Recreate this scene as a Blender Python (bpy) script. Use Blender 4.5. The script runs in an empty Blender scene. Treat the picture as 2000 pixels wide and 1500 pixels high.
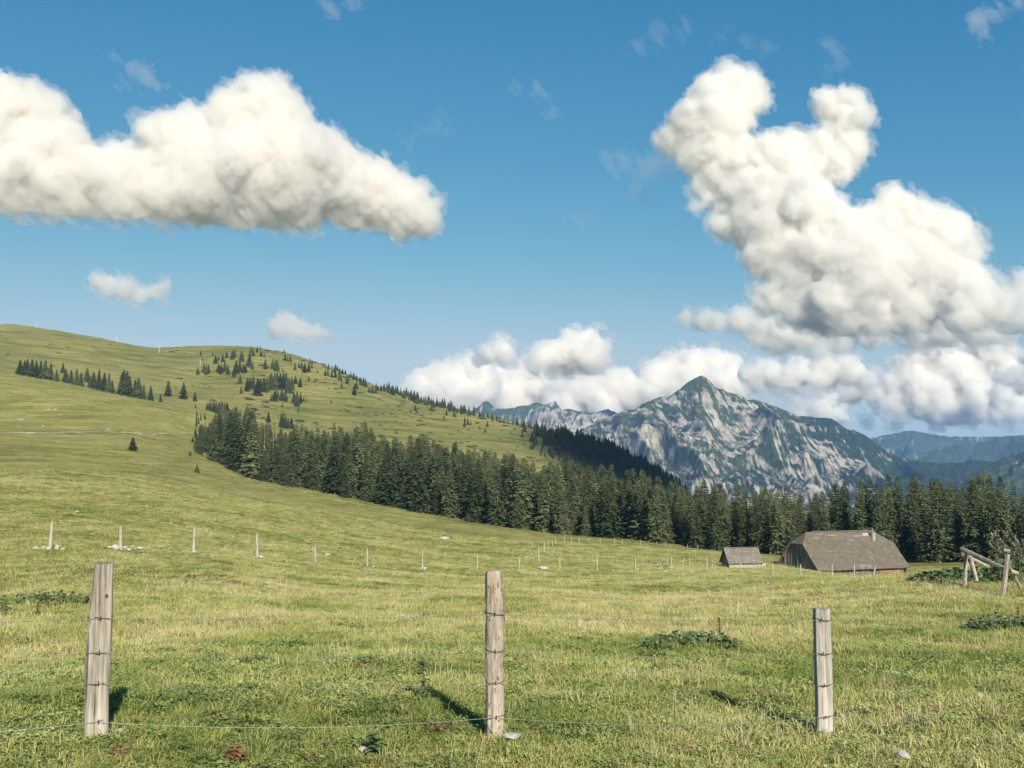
import bpy, bmesh, math, random
import numpy as np
from mathutils import Vector, Matrix

# ------------------------------------------------------------------ camera, world, sun, exposure
SC = bpy.context.scene
COL = SC.collection
F, CX, CY, HZ, CAMH = 2050.0, 1000.0, 750.0, 940.0, 1.77      # focal length and horizon in photo pixels
PITCH = math.atan((HZ - CY) / F)
cam_data = bpy.data.cameras.new("camera")
cam = bpy.data.objects.new("camera", cam_data)
COL.objects.link(cam)
cam.location = (0, 0, CAMH)
cam.rotation_euler = (math.pi / 2 + PITCH, 0, 0)
cam_data.sensor_width = 36.0
cam_data.lens = 36.0 * F / 2000.0
cam_data.clip_start, cam_data.clip_end = 0.1, 60000
SC.camera = cam

SUN_EL, SUN_AZ = math.radians(27.5), math.radians(164)   # azimuth clockwise from +Y: behind the camera, to the right
world = bpy.data.worlds.new("World")
SC.world = world
world.use_nodes = True
wn = world.node_tree
wn.nodes.clear()
w_out = wn.nodes.new("ShaderNodeOutputWorld")
w_bg = wn.nodes.new("ShaderNodeBackground")
w_sky = wn.nodes.new("ShaderNodeTexSky")
w_sky.sky_type = 'NISHITA'
w_sky.sun_disc = False
w_sky.sun_elevation = SUN_EL
w_sky.sun_rotation = SUN_AZ
w_sky.altitude = 1300
w_sky.air_density = 1.0
w_sky.dust_density = 0.6
w_sky.ozone_density = 1.0
# film response of the blue: one power curve per channel on the physical sky
SKY, SKYK = 0.085, 0.88
w_sep = wn.nodes.new("ShaderNodeSeparateColor")
w_com = wn.nodes.new("ShaderNodeCombineColor")
wn.links.new(w_sky.outputs[0], w_sep.inputs[0])
for k, (ga, am) in enumerate(((1.88, 1.85), (0.914, 0.725), (0.533, 0.565))):
    p = wn.nodes.new("ShaderNodeMath"); p.operation = 'POWER'; p.inputs[1].default_value = ga
    m = wn.nodes.new("ShaderNodeMath"); m.operation = 'MULTIPLY'; m.inputs[1].default_value = am * SKYK * SKY ** (ga - 1)
    wn.links.new(w_sep.outputs[k], p.inputs[0]); wn.links.new(p.outputs[0], m.inputs[0]); 
    c = wn.nodes.new("ShaderNodeMath"); c.operation = 'SMOOTH_MIN'; c.inputs[1].default_value = (0.36, 0.45, 0.52)[k] * SKYK / SKY; c.inputs[2].default_value = 0.15 * SKYK / SKY
    wn.links.new(m.outputs[0], c.inputs[0]); wn.links.new(c.outputs[0], w_com.inputs[k])
wn.links.new(w_com.outputs[0], w_bg.inputs[0])
w_bg.inputs[1].default_value = SKY
wn.links.new(w_bg.outputs[0], w_out.inputs[0])

sun_data = bpy.data.lights.new("sun", 'SUN')
sun_data.energy = 4.9
sun_data.angle = math.radians(0.53)
sun_data.color = (1.0, 0.93, 0.80)
sun = bpy.data.objects.new("sun", sun_data)
COL.objects.link(sun)
SUN_DIR = Vector((math.sin(SUN_AZ) * math.cos(SUN_EL), math.cos(SUN_AZ) * math.cos(SUN_EL), math.sin(SUN_EL)))
sun.rotation_euler = SUN_DIR.to_track_quat('Z', 'Y').to_euler()
sun.location = SUN_DIR * 60

SC.view_settings.view_transform = 'Standard'
SC.view_settings.look = 'None'
SC.view_settings.exposure = 0.75
SC.view_settings.gamma = 1.0
SC.cycles.max_bounces = 16
SC.cycles.diffuse_bounces = 3
SC.cycles.glossy_bounces = 2
SC.cycles.transmission_bounces = 4
SC.cycles.volume_bounces = 16
SC.cycles.transparent_max_bounces = 64
SC.cycles.use_denoising = True
SC.cycles.denoiser = 'OPENIMAGEDENOISE'

# ------------------------------------------------------------------ helpers
RNG = np.random.default_rng(7)
random.seed(7)

def ray(px, py):
    """unit direction in the world of a point of the photograph"""
    x, y = (np.asarray(px, float) - CX) / F, (CY - np.asarray(py, float)) / F
    cp, sp = math.cos(PITCH), math.sin(PITCH)
    d = np.stack([x + 0 * y, cp - sp * y + 0 * x, sp + cp * y + 0 * x], -1)
    return d / np.linalg.norm(d, axis=-1, keepdims=True)

def at(px, py, r):
    """world point seen at (px, py), r metres away over the ground"""
    d = ray(px, py)
    return np.array([0, 0, CAMH]) + d * (np.asarray(r, float) / np.hypot(d[..., 0], d[..., 1]))[..., None]

def pxm(p):
    """metres per photo pixel at a world point"""
    return (p[1] * math.cos(PITCH) + (p[2] - CAMH) * math.sin(PITCH)) / F

def tag(o, label=None, cat=None, group=None, kind=None):
    for k, v in (('label', label), ('category', cat), ('group', group), ('kind', kind)):
        if v:
            o[k] = v
    return o

def mesh_from(name, V, Fc, mats=(), smooth=True):
    """mesh data out of numpy vertices and an (n, 3 or 4) face array"""
    V, Fc = np.asarray(V, np.float32), np.asarray(Fc, np.int32)
    k = Fc.shape[1]
    me = bpy.data.meshes.new(name)
    me.vertices.add(len(V))
    me.vertices.foreach_set('co', V.ravel())
    me.loops.add(Fc.size)
    me.loops.foreach_set('vertex_index', Fc.ravel())
    me.polygons.add(len(Fc))
    me.polygons.foreach_set('loop_start', np.arange(0, Fc.size, k, dtype=np.int32))
    me.polygons.foreach_set('loop_total', np.full(len(Fc), k, np.int32))
    if smooth:
        me.polygons.foreach_set('use_smooth', np.ones(len(Fc), bool))
    for m in mats:
        me.materials.append(m)
    me.update(calc_edges=True)
    me.validate()
    return me

def link(name, data, parent=None, loc=None, rotz=0):
    o = bpy.data.objects.new(name, data)
    COL.objects.link(o)
    if parent:
        o.parent = parent
    if loc is not None:
        o.location = loc
    if rotz:
        o.rotation_euler = (0, 0, rotz)
    return o

# numpy value noise on a periodic lattice
_LAT = np.random.default_rng(11).random((64, 64, 64), dtype=np.float32)
def noise3(p):
    p = np.asarray(p, np.float32)
    i = np.floor(p).astype(np.int32)
    f = p - i
    f = f * f * f * (f * (f * 6 - 15) + 10)
    i0, i1 = i & 63, (i + 1) & 63
    x0, y0, z0, x1, y1, z1 = i0[..., 0], i0[..., 1], i0[..., 2], i1[..., 0], i1[..., 1], i1[..., 2]
    fx, fy, fz = f[..., 0], f[..., 1], f[..., 2]
    L = _LAT
    a = L[x0, y0, z0] * (1 - fx) + L[x1, y0, z0] * fx
    b = L[x0, y1, z0] * (1 - fx) + L[x1, y1, z0] * fx
    c = L[x0, y0, z1] * (1 - fx) + L[x1, y0, z1] * fx
    d = L[x0, y1, z1] * (1 - fx) + L[x1, y1, z1] * fx
    return (a * (1 - fy) + b * fy) * (1 - fz) + (c * (1 - fy) + d * fy) * fz

def noise2(x, y, s=0.0):
    return noise3(np.stack([np.asarray(x, float), np.asarray(y, float), np.full(np.shape(x), s)], -1))

def fbm2(x, y, o=5, s=0.0, g=0.5):
    t, a, n = 0, 1.0, 0
    for k in range(o):
        t = t + a * (noise2(x * 2 ** k + 17.3 * k, y * 2 ** k + 9.1 * k, s + 3.7 * k) * 2 - 1)
        n += a
        a *= g
    return t / n

# node helpers
class NT:
    def __init__(self, name):
        self.m = bpy.data.materials.new(name)
        self.m.use_nodes = True
        self.t = self.m.node_tree
        self.t.nodes.clear()
        self.out = self.t.nodes.new("ShaderNodeOutputMaterial")
    def n(self, kind, **kw):
        nd = self.t.nodes.new("ShaderNode" + kind)
        for k, v in kw.items():
            setattr(nd, k, v)
        return nd
    def l(self, a, b):
        self.t.links.new(a, b)
    def val(self, sock, v):
        if hasattr(v, 'is_output') or hasattr(v, 'links'):
            self.l(v, sock)
        else:
            sock.default_value = v
    def math(self, op, a, b=None, c=None):
        nd = self.n("Math", operation=op)
        for k, v in enumerate((a, b, c)):
            if v is not None:
                self.val(nd.inputs[k], v)
        return nd.outputs[0]
    def mix(self, f, a, b, mode='MIX'):
        nd = self.n("Mix", data_type='RGBA', blend_type=mode)
        self.val(nd.inputs[0], f)
        self.val(nd.inputs[6], a if not isinstance(a, tuple) else (*a, 1)[:4])
        self.val(nd.inputs[7], b if not isinstance(b, tuple) else (*b, 1)[:4])
        return nd.outputs[2]
    def noise(self, vec, scale, detail=4, rough=0.55, dist=0.0):
        nd = self.n("TexNoise")
        nd.inputs['Scale'].default_value = scale
        nd.inputs['Detail'].default_value = detail
        nd.inputs['Roughness'].default_value = rough
        nd.inputs['Distortion'].default_value = dist
        if vec is not None:
            self.l(vec, nd.inputs['Vector'])
        return nd.outputs[0]
    def ramp(self, f, stops, interp='LINEAR'):
        nd = self.n("ValToRGB")
        cr = nd.color_ramp
        cr.interpolation = interp
        while len(cr.elements) < len(stops):
            cr.elements.new(0.5)
        for e, (p, c) in zip(cr.elements, stops):
            e.position = p
            e.color = (*c, 1)[:4] if isinstance(c, tuple) else (c, c, c, 1)
        self.l(f, nd.inputs[0])
        return nd.outputs[0]
    def mapping(self, vec, scale=(1, 1, 1), rot=(0, 0, 0)):
        nd = self.n("Mapping")
        nd.inputs['Scale'].default_value = scale
        nd.inputs['Rotation'].default_value = rot
        self.l(vec, nd.inputs['Vector'])
        return nd.outputs[0]
    def obj(self):
        return self.n("TexCoord").outputs['Object']
    def pos(self):
        return self.n("NewGeometry").outputs['Position']
    def bump(self, h, strength=0.5, dist=0.02):
        nd = self.n("Bump")
        nd.inputs['Strength'].default_value = strength
        nd.inputs['Distance'].default_value = dist
        self.l(h, nd.inputs['Height'])
        return nd.outputs[0]
    def bsdf(self, col, rough=0.9, normal=None, spec=0.2, **kw):
        nd = self.n("BsdfPrincipled")
        self.val(nd.inputs['Base Color'], (*col, 1)[:4] if isinstance(col, tuple) else col)
        self.val(nd.inputs['Roughness'], rough)
        nd.inputs['Specular IOR Level'].default_value = spec
        if normal is not None:
            self.l(normal, nd.inputs['Normal'])
        for k, v in kw.items():
            self.val(nd.inputs[k], v)
        self.l(nd.outputs[0], self.out.inputs[0])
        return nd
# ------------------------------------------------------------------ terrain
def lerp(x, a, b):
    return a + (b - a) * x
def sstep(x, a, b):
    t = np.clip((x - a) / (b - a), 0, 1)
    return t * t * (3 - 2 * t)

class Sheet:
    """smooth height field through surveyed spots (photo column, photo row, distance) or (column, height 'z', distance)"""
    def __init__(self, spots, lam=0.004):
        U, Z = [], []
        for px, py, r in spots:
            if isinstance(py, str):
                z = float(py); p = at(px, 940, r)
            else:
                p = at(px, py, r); z = p[2]
            U.append((p[0], p[1])); Z.append(z)
        U = self.uv(np.array(U)[:, 0], np.array(U)[:, 1])
        self.P = U
        n = len(U)
        K = self.k(U, U) + lam * np.eye(n)
        A = np.zeros((n + 3, n + 3)); A[:n, :n] = K; A[:n, n] = 1; A[:n, n + 1:] = U; A[n, :n] = 1; A[n + 1:, :n] = U.T
        self.w = np.linalg.solve(A, np.concatenate([Z, np.zeros(3)]))
    @staticmethod
    def uv(x, y):
        x, y = np.asarray(x, float), np.asarray(y, float)
        a = np.arctan2(x, y)
        px = np.clip(CX + F * np.tan(np.clip(a, -0.75, 0.75)), -700, 2700)
        return np.stack([px / 350, np.log(np.maximum(np.hypot(x, y), 2.0)) * 1.6], -1)
    @staticmethod
    def k(a, b):
        d2 = ((a[:, None, :] - b[None, :, :]) ** 2).sum(-1)
        return 0.5 * d2 * np.log(d2 + 1e-9)
    def __call__(self, x, y):
        x, y = np.asarray(x, float), np.asarray(y, float)
        sh = x.shape
        u = self.uv(x.ravel(), y.ravel())
        out = np.empty(len(u))
        for i in range(0, len(u), 40000):
            q = u[i:i + 40000]
            out[i:i + 40000] = self.k(q, self.P) @ self.w[:-3] + self.w[-3] + q @ self.w[-2:]
        return out.reshape(sh)

G_SPOTS = [(1000, '0', 2.2), (-700, '0.05', 2.0), (2700, '0', 2.0), (-700, '0.05', 5), (2700, '-0.1', 6), (100, '0.02', 2.2), (1900, '0', 2.2),  (-300, '0.1', 3), (2300, '-0.05', 3), (200, '0.05', 4), (1800, '-0.05', 4),
 (187, 1438, 7), (965, 1438, 7.3), (1608, 1432, 8.3), (-400, 1430, 7), (2300, 1420, 9),
 (187, 1250, 17), (965, 1245, 18), (1600, 1245, 19), (2200, 1235, 20), (-300, 1250, 17),
 (187, 1135, 32), (965, 1170, 32), (1500, 1175, 33), (1960, 1165, 35), (1885, 1144, 37.5), (2300, 1150, 34), (-300, 1125, 32),
 (97, 1069, 47), (378, 1080, 52), (616, 1103, 62), (825, 1111, 70), (1014, 1116, 79), (1240, 1116, 86), (1381, 1116, 88), (1564, 1127, 86), (1700, 1128, 84), (1850, 1128, 72), (2300, 1125, 70), (-300, 1060, 46),
 (-300, 990, 80), (0, 1000, 82), (0, 940, 135), (0, 898, 200), (0, 845, 300), (0, 800, 400), (0, 727, 555), (-400, 660, 560), (-300, 830, 300),
 (300, 1000, 100), (300, 940, 165), (300, 885, 265), (300, 845, 345), (300, 788, 520), (150, 845, 320), (150, 757, 545),
 (390, 884, 322), (390, 846, 400), (420, 808, 515), (500, 1000, 130), (490, 938, 285), (500, 872, 430),
 (600, 1022, 130), (600, 957, 272), (800, 1053, 130), (800, 999, 245), (1000, 1072, 130), (1000, 1036, 222),
 (1200, 1082, 130), (1200, 1054, 212), (1375, 1101, 128), (1412, 1113, 120), (1450, 1114, 120), (1490, 1114, 121), (1400, 1073, 204), (1560, 1119, 135), (1640, 1131, 125), (1700, 1132, 145), (1760, 1131, 145), (1600, 1120, 150), (1640, 1098, 187), (1800, 1128, 120), (1830, 1122, 155), (1800, 1103, 186), (2000, 1122, 120), (2000, 1106, 184), (2300, 1110, 150),
 (600, '8', 420), (800, '-6', 400), (1000, '-16', 400), (1300, '-28', 400), (1700, '-30', 400), (2100, '-30', 400),
 (0, '46', 680), (300, '30', 640), (420, '25', 620), (700, '0', 600), (1000, '-30', 600), (1300, '-60', 650), (1700, '-70', 650), (2200, '-70', 650), (-500, '60', 700),
 (-500, '20', 1000), (0, '10', 1000), (500, '-10', 1000), (1000, '-70', 1000), (1500, '-120', 1000), (2200, '-120', 1000),
 (-500, '-60', 2200), (500, '-120', 2000), (1000, '-160', 2000), (1500, '-190', 2000), (2300, '-190', 2000), (0, '-160', 6000), (1000, '-200', 6000), (2200, '-200', 6000)]
ground_fit = Sheet(G_SPOTS)
FOOT = [(at(px, py, r), at(px, py, r)[2] - 0.02) for px, py, r in ((188, 1438, 7.0), (966, 1438, 7.3), (1609, 1432, 8.3))]
def gz(x, y):
    x, y = np.asarray(x, float), np.asarray(y, float)
    r = np.hypot(x, y)
    z = ground_fit(x, y)
    back = sstep(np.abs(np.arctan2(x, y)), 0.85, 1.7)
    z = z * (1 - back) + back * (-0.03 * r)
    n = 0.065 * fbm2(x / 1.1, y / 1.1, 3, 1.0) * sstep(r, 1, 5) + 0.16 * fbm2(x / 6, y / 6, 3, 2.0) * sstep(r, 4, 25)
    for p, zp in FOOT:                         # the near posts stand on trodden, level spots
        k = np.exp(-((x - p[0]) ** 2 + (y - p[1]) ** 2) / 0.45 ** 2)
        n = n * (1 - k) + k * (zp - z)
    n = n + sstep(r, 60, 200) * (0.9 * fbm2(x / 45, y / 45, 3, 4.0) + 0.35 * fbm2(x / 14, y / 7, 2, 5.0))
    return z + n

H_SPOTS = [(-600, 600, 980), (0, 634, 960), (100, 645, 980), (200, 661, 990), (300, 680, 1000), (345, 679, 1010), (400, 676, 1010), (490, 677, 990), (560, 690, 970), (640, 716, 930), (740, 757, 890), (850, 791, 860), (930, 808, 840), (1000, 826, 820), (1100, 848, 800), (1180, 868, 780), (1250, 900, 760), (1300, 935, 745), (1360, 975, 730), (1600, 1000, 720),
 (-600, 660, 760), (0, 682, 790), (100, 690, 790), (200, 706, 790), (300, 725, 780), (400, 738, 780), (490, 740, 760), (560, 757, 740), (640, 775, 720), (740, 808, 690), (850, 838, 660), (930, 855, 645), (1000, 868, 635), (1100, 895, 625), (1180, 925, 620), (1250, 960, 610),
 (0, 721, 650), (150, 750, 640), (300, 783, 620), (420, 800, 610), (500, 812, 600), (600, 835, 590), (740, 862, 570), (850, 885, 555), (1000, 915, 540), (1150, 960, 530), (1300, 1000, 530),
 (0, '40', 540), (300, '30', 520), (500, '15', 500), (800, '-10', 480), (1100, '-40', 460), (1400, '-70', 460)]
for px, py, r in [s for s in H_SPOTS if not isinstance(s[1], str)][:20]:
    H_SPOTS.append((px, py + 42, r * 1.16)); H_SPOTS.append((px, str(float(at(px, py, r)[2]) - 90), r * 1.5))
hill_fit = Sheet(H_SPOTS, 0.002)
def hz(x, y):
    n = 1.6 * fbm2(np.asarray(x) / 60, np.asarray(y) / 60, 4, 8.0) + 0.9 * fbm2(np.asarray(x) / 12, np.asarray(y) / 9, 3, 9.0)
    return hill_fit(x, y) + n

def hit(px, py, fn, r0, r1, n=500):
    """where the ray through (px, py) first meets a height field"""
    r = np.geomspace(r0, r1, n)
    p = at(np.full(n, px), np.full(n, py), r)
    below = np.nonzero(p[:, 2] < fn(p[:, 0], p[:, 1]))[0]
    k = below[0] if len(below) else n - 1
    q = p[k].copy()
    q[2] = fn(q[:1], q[1:2])[0]
    return q

def polar_mesh(name, pxs, rs, fn, mats):
    a = np.arctan((np.asarray(pxs) - CX) / F) if np.max(np.abs(pxs)) > 10 else np.asarray(pxs)
    A, R = np.meshgrid(a, rs)
    X, Y = R * np.sin(A), R * np.cos(A)
    Z = fn(X, Y)
    n, m = A.shape
    i = np.arange(n * m).reshape(n, m)
    Q = np.stack([i[:-1, :-1], i[:-1, 1:], i[1:, 1:], i[1:, :-1]], -1).reshape(-1, 4)
    return np.stack([X, Y, Z], -1).reshape(-1, 3), Q

def meadow_material(name, near=True):
    t = NT(name)
    P = t.pos()
    big = t.noise(t.mapping(P, (1, 0.55, 1)), 0.035 if near else 0.012, 4, 0.6)
    strk = t.noise(t.mapping(P, (0.16, 0.55, 0.9)), 0.55 if near else 0.16, 6, 0.68)
    fine = t.noise(P, 2.6 if near else 0.8, 5, 0.72)
    k = t.math('ADD', t.math('MULTIPLY', big, 0.5), t.math('ADD', t.math('MULTIPLY', strk, 0.75), t.math('MULTIPLY', fine, 0.35)))
    band = t.noise(t.mapping(P, (0.035, 0.035, 1.7)), 0.75 if near else 0.25, 4, 0.6)
    k = t.math('ADD', k, t.math('MULTIPLY', t.math('SUBTRACT', band, 0.5), 0.55))
    col = t.ramp(t.math('MULTIPLY', k, 0.62), [(0.36, (0.110, 0.122, 0.034)), (0.45, (0.200, 0.198, 0.056)), (0.52, (0.275, 0.252, 0.080)), (0.62, (0.37, 0.325, 0.125))])
    dirt = t.ramp(t.noise(t.mapping(P, (0.3, 1, 1)), 0.5 if near else 0.14, 5, 0.7), [(0.30, 0.0), (0.36, 1.0)])
    col = t.mix(dirt, (0.075, 0.080, 0.035), col)
    h = t.math('ADD', t.noise(P, 3.5, 5, 0.75), t.math('MULTIPLY', strk, 1.2))
    t.bsdf(col, 0.95, t.bump(h, 0.75, 0.35 if near else 1.2), spec=0.05)
    return t.m

M_meadow = meadow_material("meadow_turf")
M_hill = meadow_material("hill_turf", False)

a_in = np.linspace(-0.62, 0.62, 900)
a_out = np.linspace(0.66, 2 * math.pi - 0.66, 90)
AZ = np.concatenate([a_in, a_out, [2 * math.pi - 0.62]])
RS = np.concatenate([[0.6, 1.2, 1.8], np.geomspace(2.4, 700, 430), np.geomspace(730, 8400, 40)])
def _ground():
    A, R = np.meshgrid(AZ, RS)
    X, Y = R * np.sin(A), R * np.cos(A)
    Z = gz(X, Y)
    n, m = A.shape
    i = np.arange(n * m).reshape(n, m)
    Q = np.stack([i[:-1, :-1], i[1:, :-1], i[1:, 1:], i[:-1, 1:]], -1).reshape(-1, 4)
    V = np.stack([X, Y, Z], -1).reshape(-1, 3)
    return V, Q[:, ::-1]
V, Q = _ground()
o = link("ground", mesh_from("ground", V, Q, [M_meadow])); tag(o, kind='structure')
def _hill():
    px = np.linspace(-650, 1650, 420)
    return polar_mesh("hill", px, np.linspace(520, 1300, 200), hz, None)
V, Q = _hill()
o = link("hill", mesh_from("hill", V, Q, [M_hill])); tag(o, kind='structure')

# the pale track across the slope
def path():
    V, Q = [], []
    pts = [hit(px, 845 + 1.2 * math.sin(px / 40) + px * 0.004, gz, 150, 520) for px in range(-60, 396, 6)]
    for k, p in enumerate(pts):
        d = np.array([p[0], p[1]]); d /= np.linalg.norm(d)
        w = 0.8 + 0.4 * (noise2(np.array([k * 0.3]), np.array([2.0]))[0])
        for s in (-1, -0.33, 0.33, 1):
            x, y = p[0] + d[0] * w * s, p[1] + d[1] * w * s
            V.append((x, y, gz(np.array([x]), np.array([y]))[0] + 0.10))
    for k in range(len(pts) - 1):
        for s in range(3):
            a = 4 * k + s
            Q.append((a, a + 4, a + 5, a + 1))
    t = NT("track_gravel")
    c = t.ramp(t.noise(t.pos(), 0.6, 5, 0.7), [(0.35, (0.22, 0.2, 0.09)), (0.55, (0.42, 0.38, 0.27))])
    t.bsdf(c, 0.95)
    o = link("path", mesh_from("path", V, Q, [t.m])); tag(o, kind='structure')
path()
# ------------------------------------------------------------------ mountains
def ridged(x, y, o=5, s=0.0):
    t, a, n, w = 0, 1.0, 0, 1.0
    for k in range(o):
        v = 1 - np.abs(noise2(x * 2 ** k + 31 * k, y * 2 ** k + 7 * k, s + 5 * k) * 2 - 1)
        v = v * v * w
        w = np.clip(v * 1.8, 0, 1)
        t = t + v * a; n += a; a *= 0.5
    return t / n

def mountain_material(name):
    t = NT(name)
    at_ = t.n("Attribute", attribute_name="rock").outputs['Fac']
    P = t.pos()
    n1 = t.noise(P, 0.02, 6, 0.7)
    rock = t.ramp(n1, [(0.3, (0.15, 0.135, 0.112)), (0.5, (0.29, 0.262, 0.22)), (0.7, (0.40, 0.365, 0.305))])
    tree = t.noise(P, 0.07, 4, 0.75)
    green = t.ramp(tree, [(0.38, (0.022, 0.036, 0.018)), (0.52, (0.048, 0.064, 0.030)), (0.68, (0.085, 0.098, 0.048))])
    wood_shade = t.n("Attribute", attribute_name="conifers").outputs['Fac']  # conifer cover; its darker green also stands in for cloud shade
    green = t.mix(wood_shade, green, t.ramp(tree, [(0.36, (0.008, 0.016, 0.010)), (0.6, (0.024, 0.038, 0.020)), (0.74, (0.045, 0.06, 0.03))]))
    f = t.ramp(t.math('ADD', at_, t.math('MULTIPLY', t.math('SUBTRACT', n1, 0.5), 0.5)), [(0.36, 0.0), (0.67, 1.0)])
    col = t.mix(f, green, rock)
    t.bsdf(col, 0.95, t.bump(t.math('ADD', n1, t.math('MULTIPLY', tree, 0.4)), 0.7, 14.0), spec=0.03)
    return t.m
M_mount = mountain_material("limestone_and_forest")

def mountain(name, crest, dist, reach, zfoot, spur, seed, rockfn, nx=700, ny=220, skew=0.0, rough=1.0, wood_shade_fn=lambda x, y: 0.25 + 0 * x):
    """crest: (column, row) of the skyline; reach: how far the face runs out towards us; spur: gully depth in metres"""
    px = np.linspace(crest[0][0], crest[-1][0], nx)
    py = np.interp(px, [c[0] for c in crest], [c[1] for c in crest])
    top = at(px, py, dist)
    zc = top[:, 2]
    a = np.arctan2(top[:, 0], top[:, 1])
    v = np.concatenate([np.linspace(-0.5, -0.02, 24), np.linspace(0, 1, ny) ** 1.15])
    A, Vv = np.meshgrid(a, v)
    ZC = np.broadcast_to(zc, A.shape)
    along = A * dist                                    # metres along the crest
    down = np.abs(Vv) * reach
    R = dist - Vv * reach
    fall = np.where(Vv >= 0, 1 - np.abs(Vv) ** 0.9, 1 - 1.6 * np.abs(Vv))
    Z = zfoot + (ZC - zfoot) * fall
    lo = 250.0 * rough
    wob = 60 * fbm2(along / 300, down / 300, 3, seed + 40)
    sp = ridged((along + skew * down + wob) / lo, down / (lo * 2.6) + seed, 6, seed)
    amp = spur * sstep(np.abs(Vv), 0.0, 0.16) * (1 - 0.5 * np.clip(Vv, 0, 1))
    Z = Z + amp * (sp - 0.42) * 2 + 0.13 * spur * fbm2(along / 34, down / 40, 5, seed + 3, 0.6)
    Z = np.where(Vv < 0, ZC - 0.6 * down, np.minimum(Z, ZC - 0.16 * down))
    X, Y = R * np.sin(A), R * np.cos(A)
    s1 = noise2((along + skew * down + wob * 0.6) / 22, down / 110, seed + 60)
    s2 = noise2((along + skew * down * 1.3 + wob) / 8.5, down / 40, seed + 70)
    s3 = fbm2(along / 190, down / 170, 4, seed + 80)
    hollow = 1 - sp
    PX = CX + F * np.tan(A)
    PY = HZ - F * (Z - CAMH) / np.hypot(R, 0) * 1.0
    s4 = noise2((along + skew * down * 1.1 + wob) / 4.2, down / 16, seed + 90)
    s5 = fbm2((along + skew * down * 2.2 - wob * 0.5) / 14, down / 30, 3, seed + 95)
    rk = 0.475 + 0.26 * (s1 - 0.5) + 0.50 * (s2 - 0.5) + 0.42 * (s4 - 0.5) + 0.30 * s5 + 0.34 * (noise2((along + wob) / 70, Z / 11 + along / 90, seed + 99) - 0.5) + 0.22 * fbm2(along / 7, down / 9, 3, seed + 98, 0.7) + 0.26 * s3 + 0.28 * (0.5 - hollow) + rockfn(PX, PY)
    n, m = A.shape
    i = np.arange(n * m).reshape(n, m)
    Q = np.stack([i[:-1, :-1], i[:-1, 1:], i[1:, 1:], i[1:, :-1]], -1).reshape(-1, 4)
    me = mesh_from(name, np.stack([X, Y, Z], -1).reshape(-1, 3), Q[:, ::-1], [M_mount])
    at_ = me.attributes.new("rock", 'FLOAT', 'POINT')
    at_.data.foreach_set('value', rk.ravel().astype(np.float32))
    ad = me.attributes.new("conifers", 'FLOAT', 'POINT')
    wood_shade = np.clip(wood_shade_fn(PX, PY) + 0.5 * fbm2(along / 90, down / 90, 4, seed + 33), 0, 1)  # forest cover and painted shade share this value
    ad.data.foreach_set('value', wood_shade.ravel().astype(np.float32))
    o = link(name, me); tag(o, kind='structure')
    return o

def blobs(*bs):
    def f(px, py):
        t = 0
        for x, y, rx, ry, w in bs:
            t = t + w * np.exp(-((px - x) / rx) ** 2 - ((py - y) / ry) ** 2)
        return t
    return f

mountain("mountain", [(960, 935), (1050, 885), (1120, 845), (1160, 826), (1200, 809), (1240, 796), (1275, 780), (1310, 768), (1340, 748), (1358, 738), (1370, 733), (1380, 738), (1397, 752), (1420, 765), (1450, 773), (1490, 785), (1520, 796), (1560, 812), (1600, 815), (1622, 817), (1650, 832), (1690, 850), (1720, 872), (1740, 886), (1760, 895), (1800, 901), (1840, 905), (1900, 898), (1950, 903), (2060, 905), (2160, 900)],  # less rock at the peak: greenery plus shade put into the colour
  3200, 1250, -160, 112, 3, blobs((1370, 745, 40, 14, -0.20), (1420, 830, 60, 70, 0.16), (1340, 860, 120, 70, 0.05), (1580, 800, 90, 26, -0.40), (1700, 850, 110, 40, -0.42), (1600, 915, 110, 30, 0.14), (1230, 830, 60, 40, -0.10), (1850, 930, 130, 60, -0.7), (1730, 905, 40, 30, 0.1), (1520, 880, 60, 30, -0.16), (1300, 920, 90, 30, -0.10), (1450, 930, 60, 25, -0.12), (2050, 930, 100, 60, -0.7)), skew=-0.35, nx=900, ny=320, wood_shade_fn=lambda x, y: 0.2 + sstep(x + (y - 850) * 1.2, 1480, 1640) * 0.9)  # right flank: cloud shade painted in as darker conifer green
mountain("mountain", [(780, 900), (850, 850), (900, 830), (922, 803), (945, 784), (953, 783), (966, 796), (1000, 796), (1030, 790), (1052, 785), (1062, 791), (1085, 783), (1096, 796), (1130, 801), (1160, 806), (1190, 798), (1215, 812), (1260, 835), (1340, 880)],
  4300, 1100, -150, 85, 11, blobs((980, 800, 50, 12, -0.15), (1050, 830, 200, 30, 0.10)), skew=0.25, nx=500)
mountain("far_ridge", [(1560, 885), (1640, 872), (1690, 860), (1715, 852), (1740, 848), (1765, 842), (1785, 840), (1810, 845), (1840, 850), (1880, 853), (1930, 853), (2000, 850), (2150, 856), (2300, 880)],
  6700, 1600, -200, 110, 17, lambda x, y: -0.22 + 0 * x, nx=360, ny=120)
mountain("far_ridge", [(1700, 935), (1780, 902), (1830, 881), (1880, 866), (1900, 868), (1950, 853), (2000, 850), (2060, 843), (2160, 850), (2260, 880)],
  5400, 1200, -200, 80, 23, lambda x, y: -0.6 + 0 * x, nx=360, ny=120)
mountain("far_ridge", [(1850, 950), (1925, 912), (1950, 900), (1975, 889), (2000, 881), (2060, 868), (2160, 860)],
  2900, 700, -160, 60, 29, blobs((1990, 910, 26, 14, 0.55), (2000, 900, 400, 100, -0.6)), nx=240, ny=120)
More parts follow.
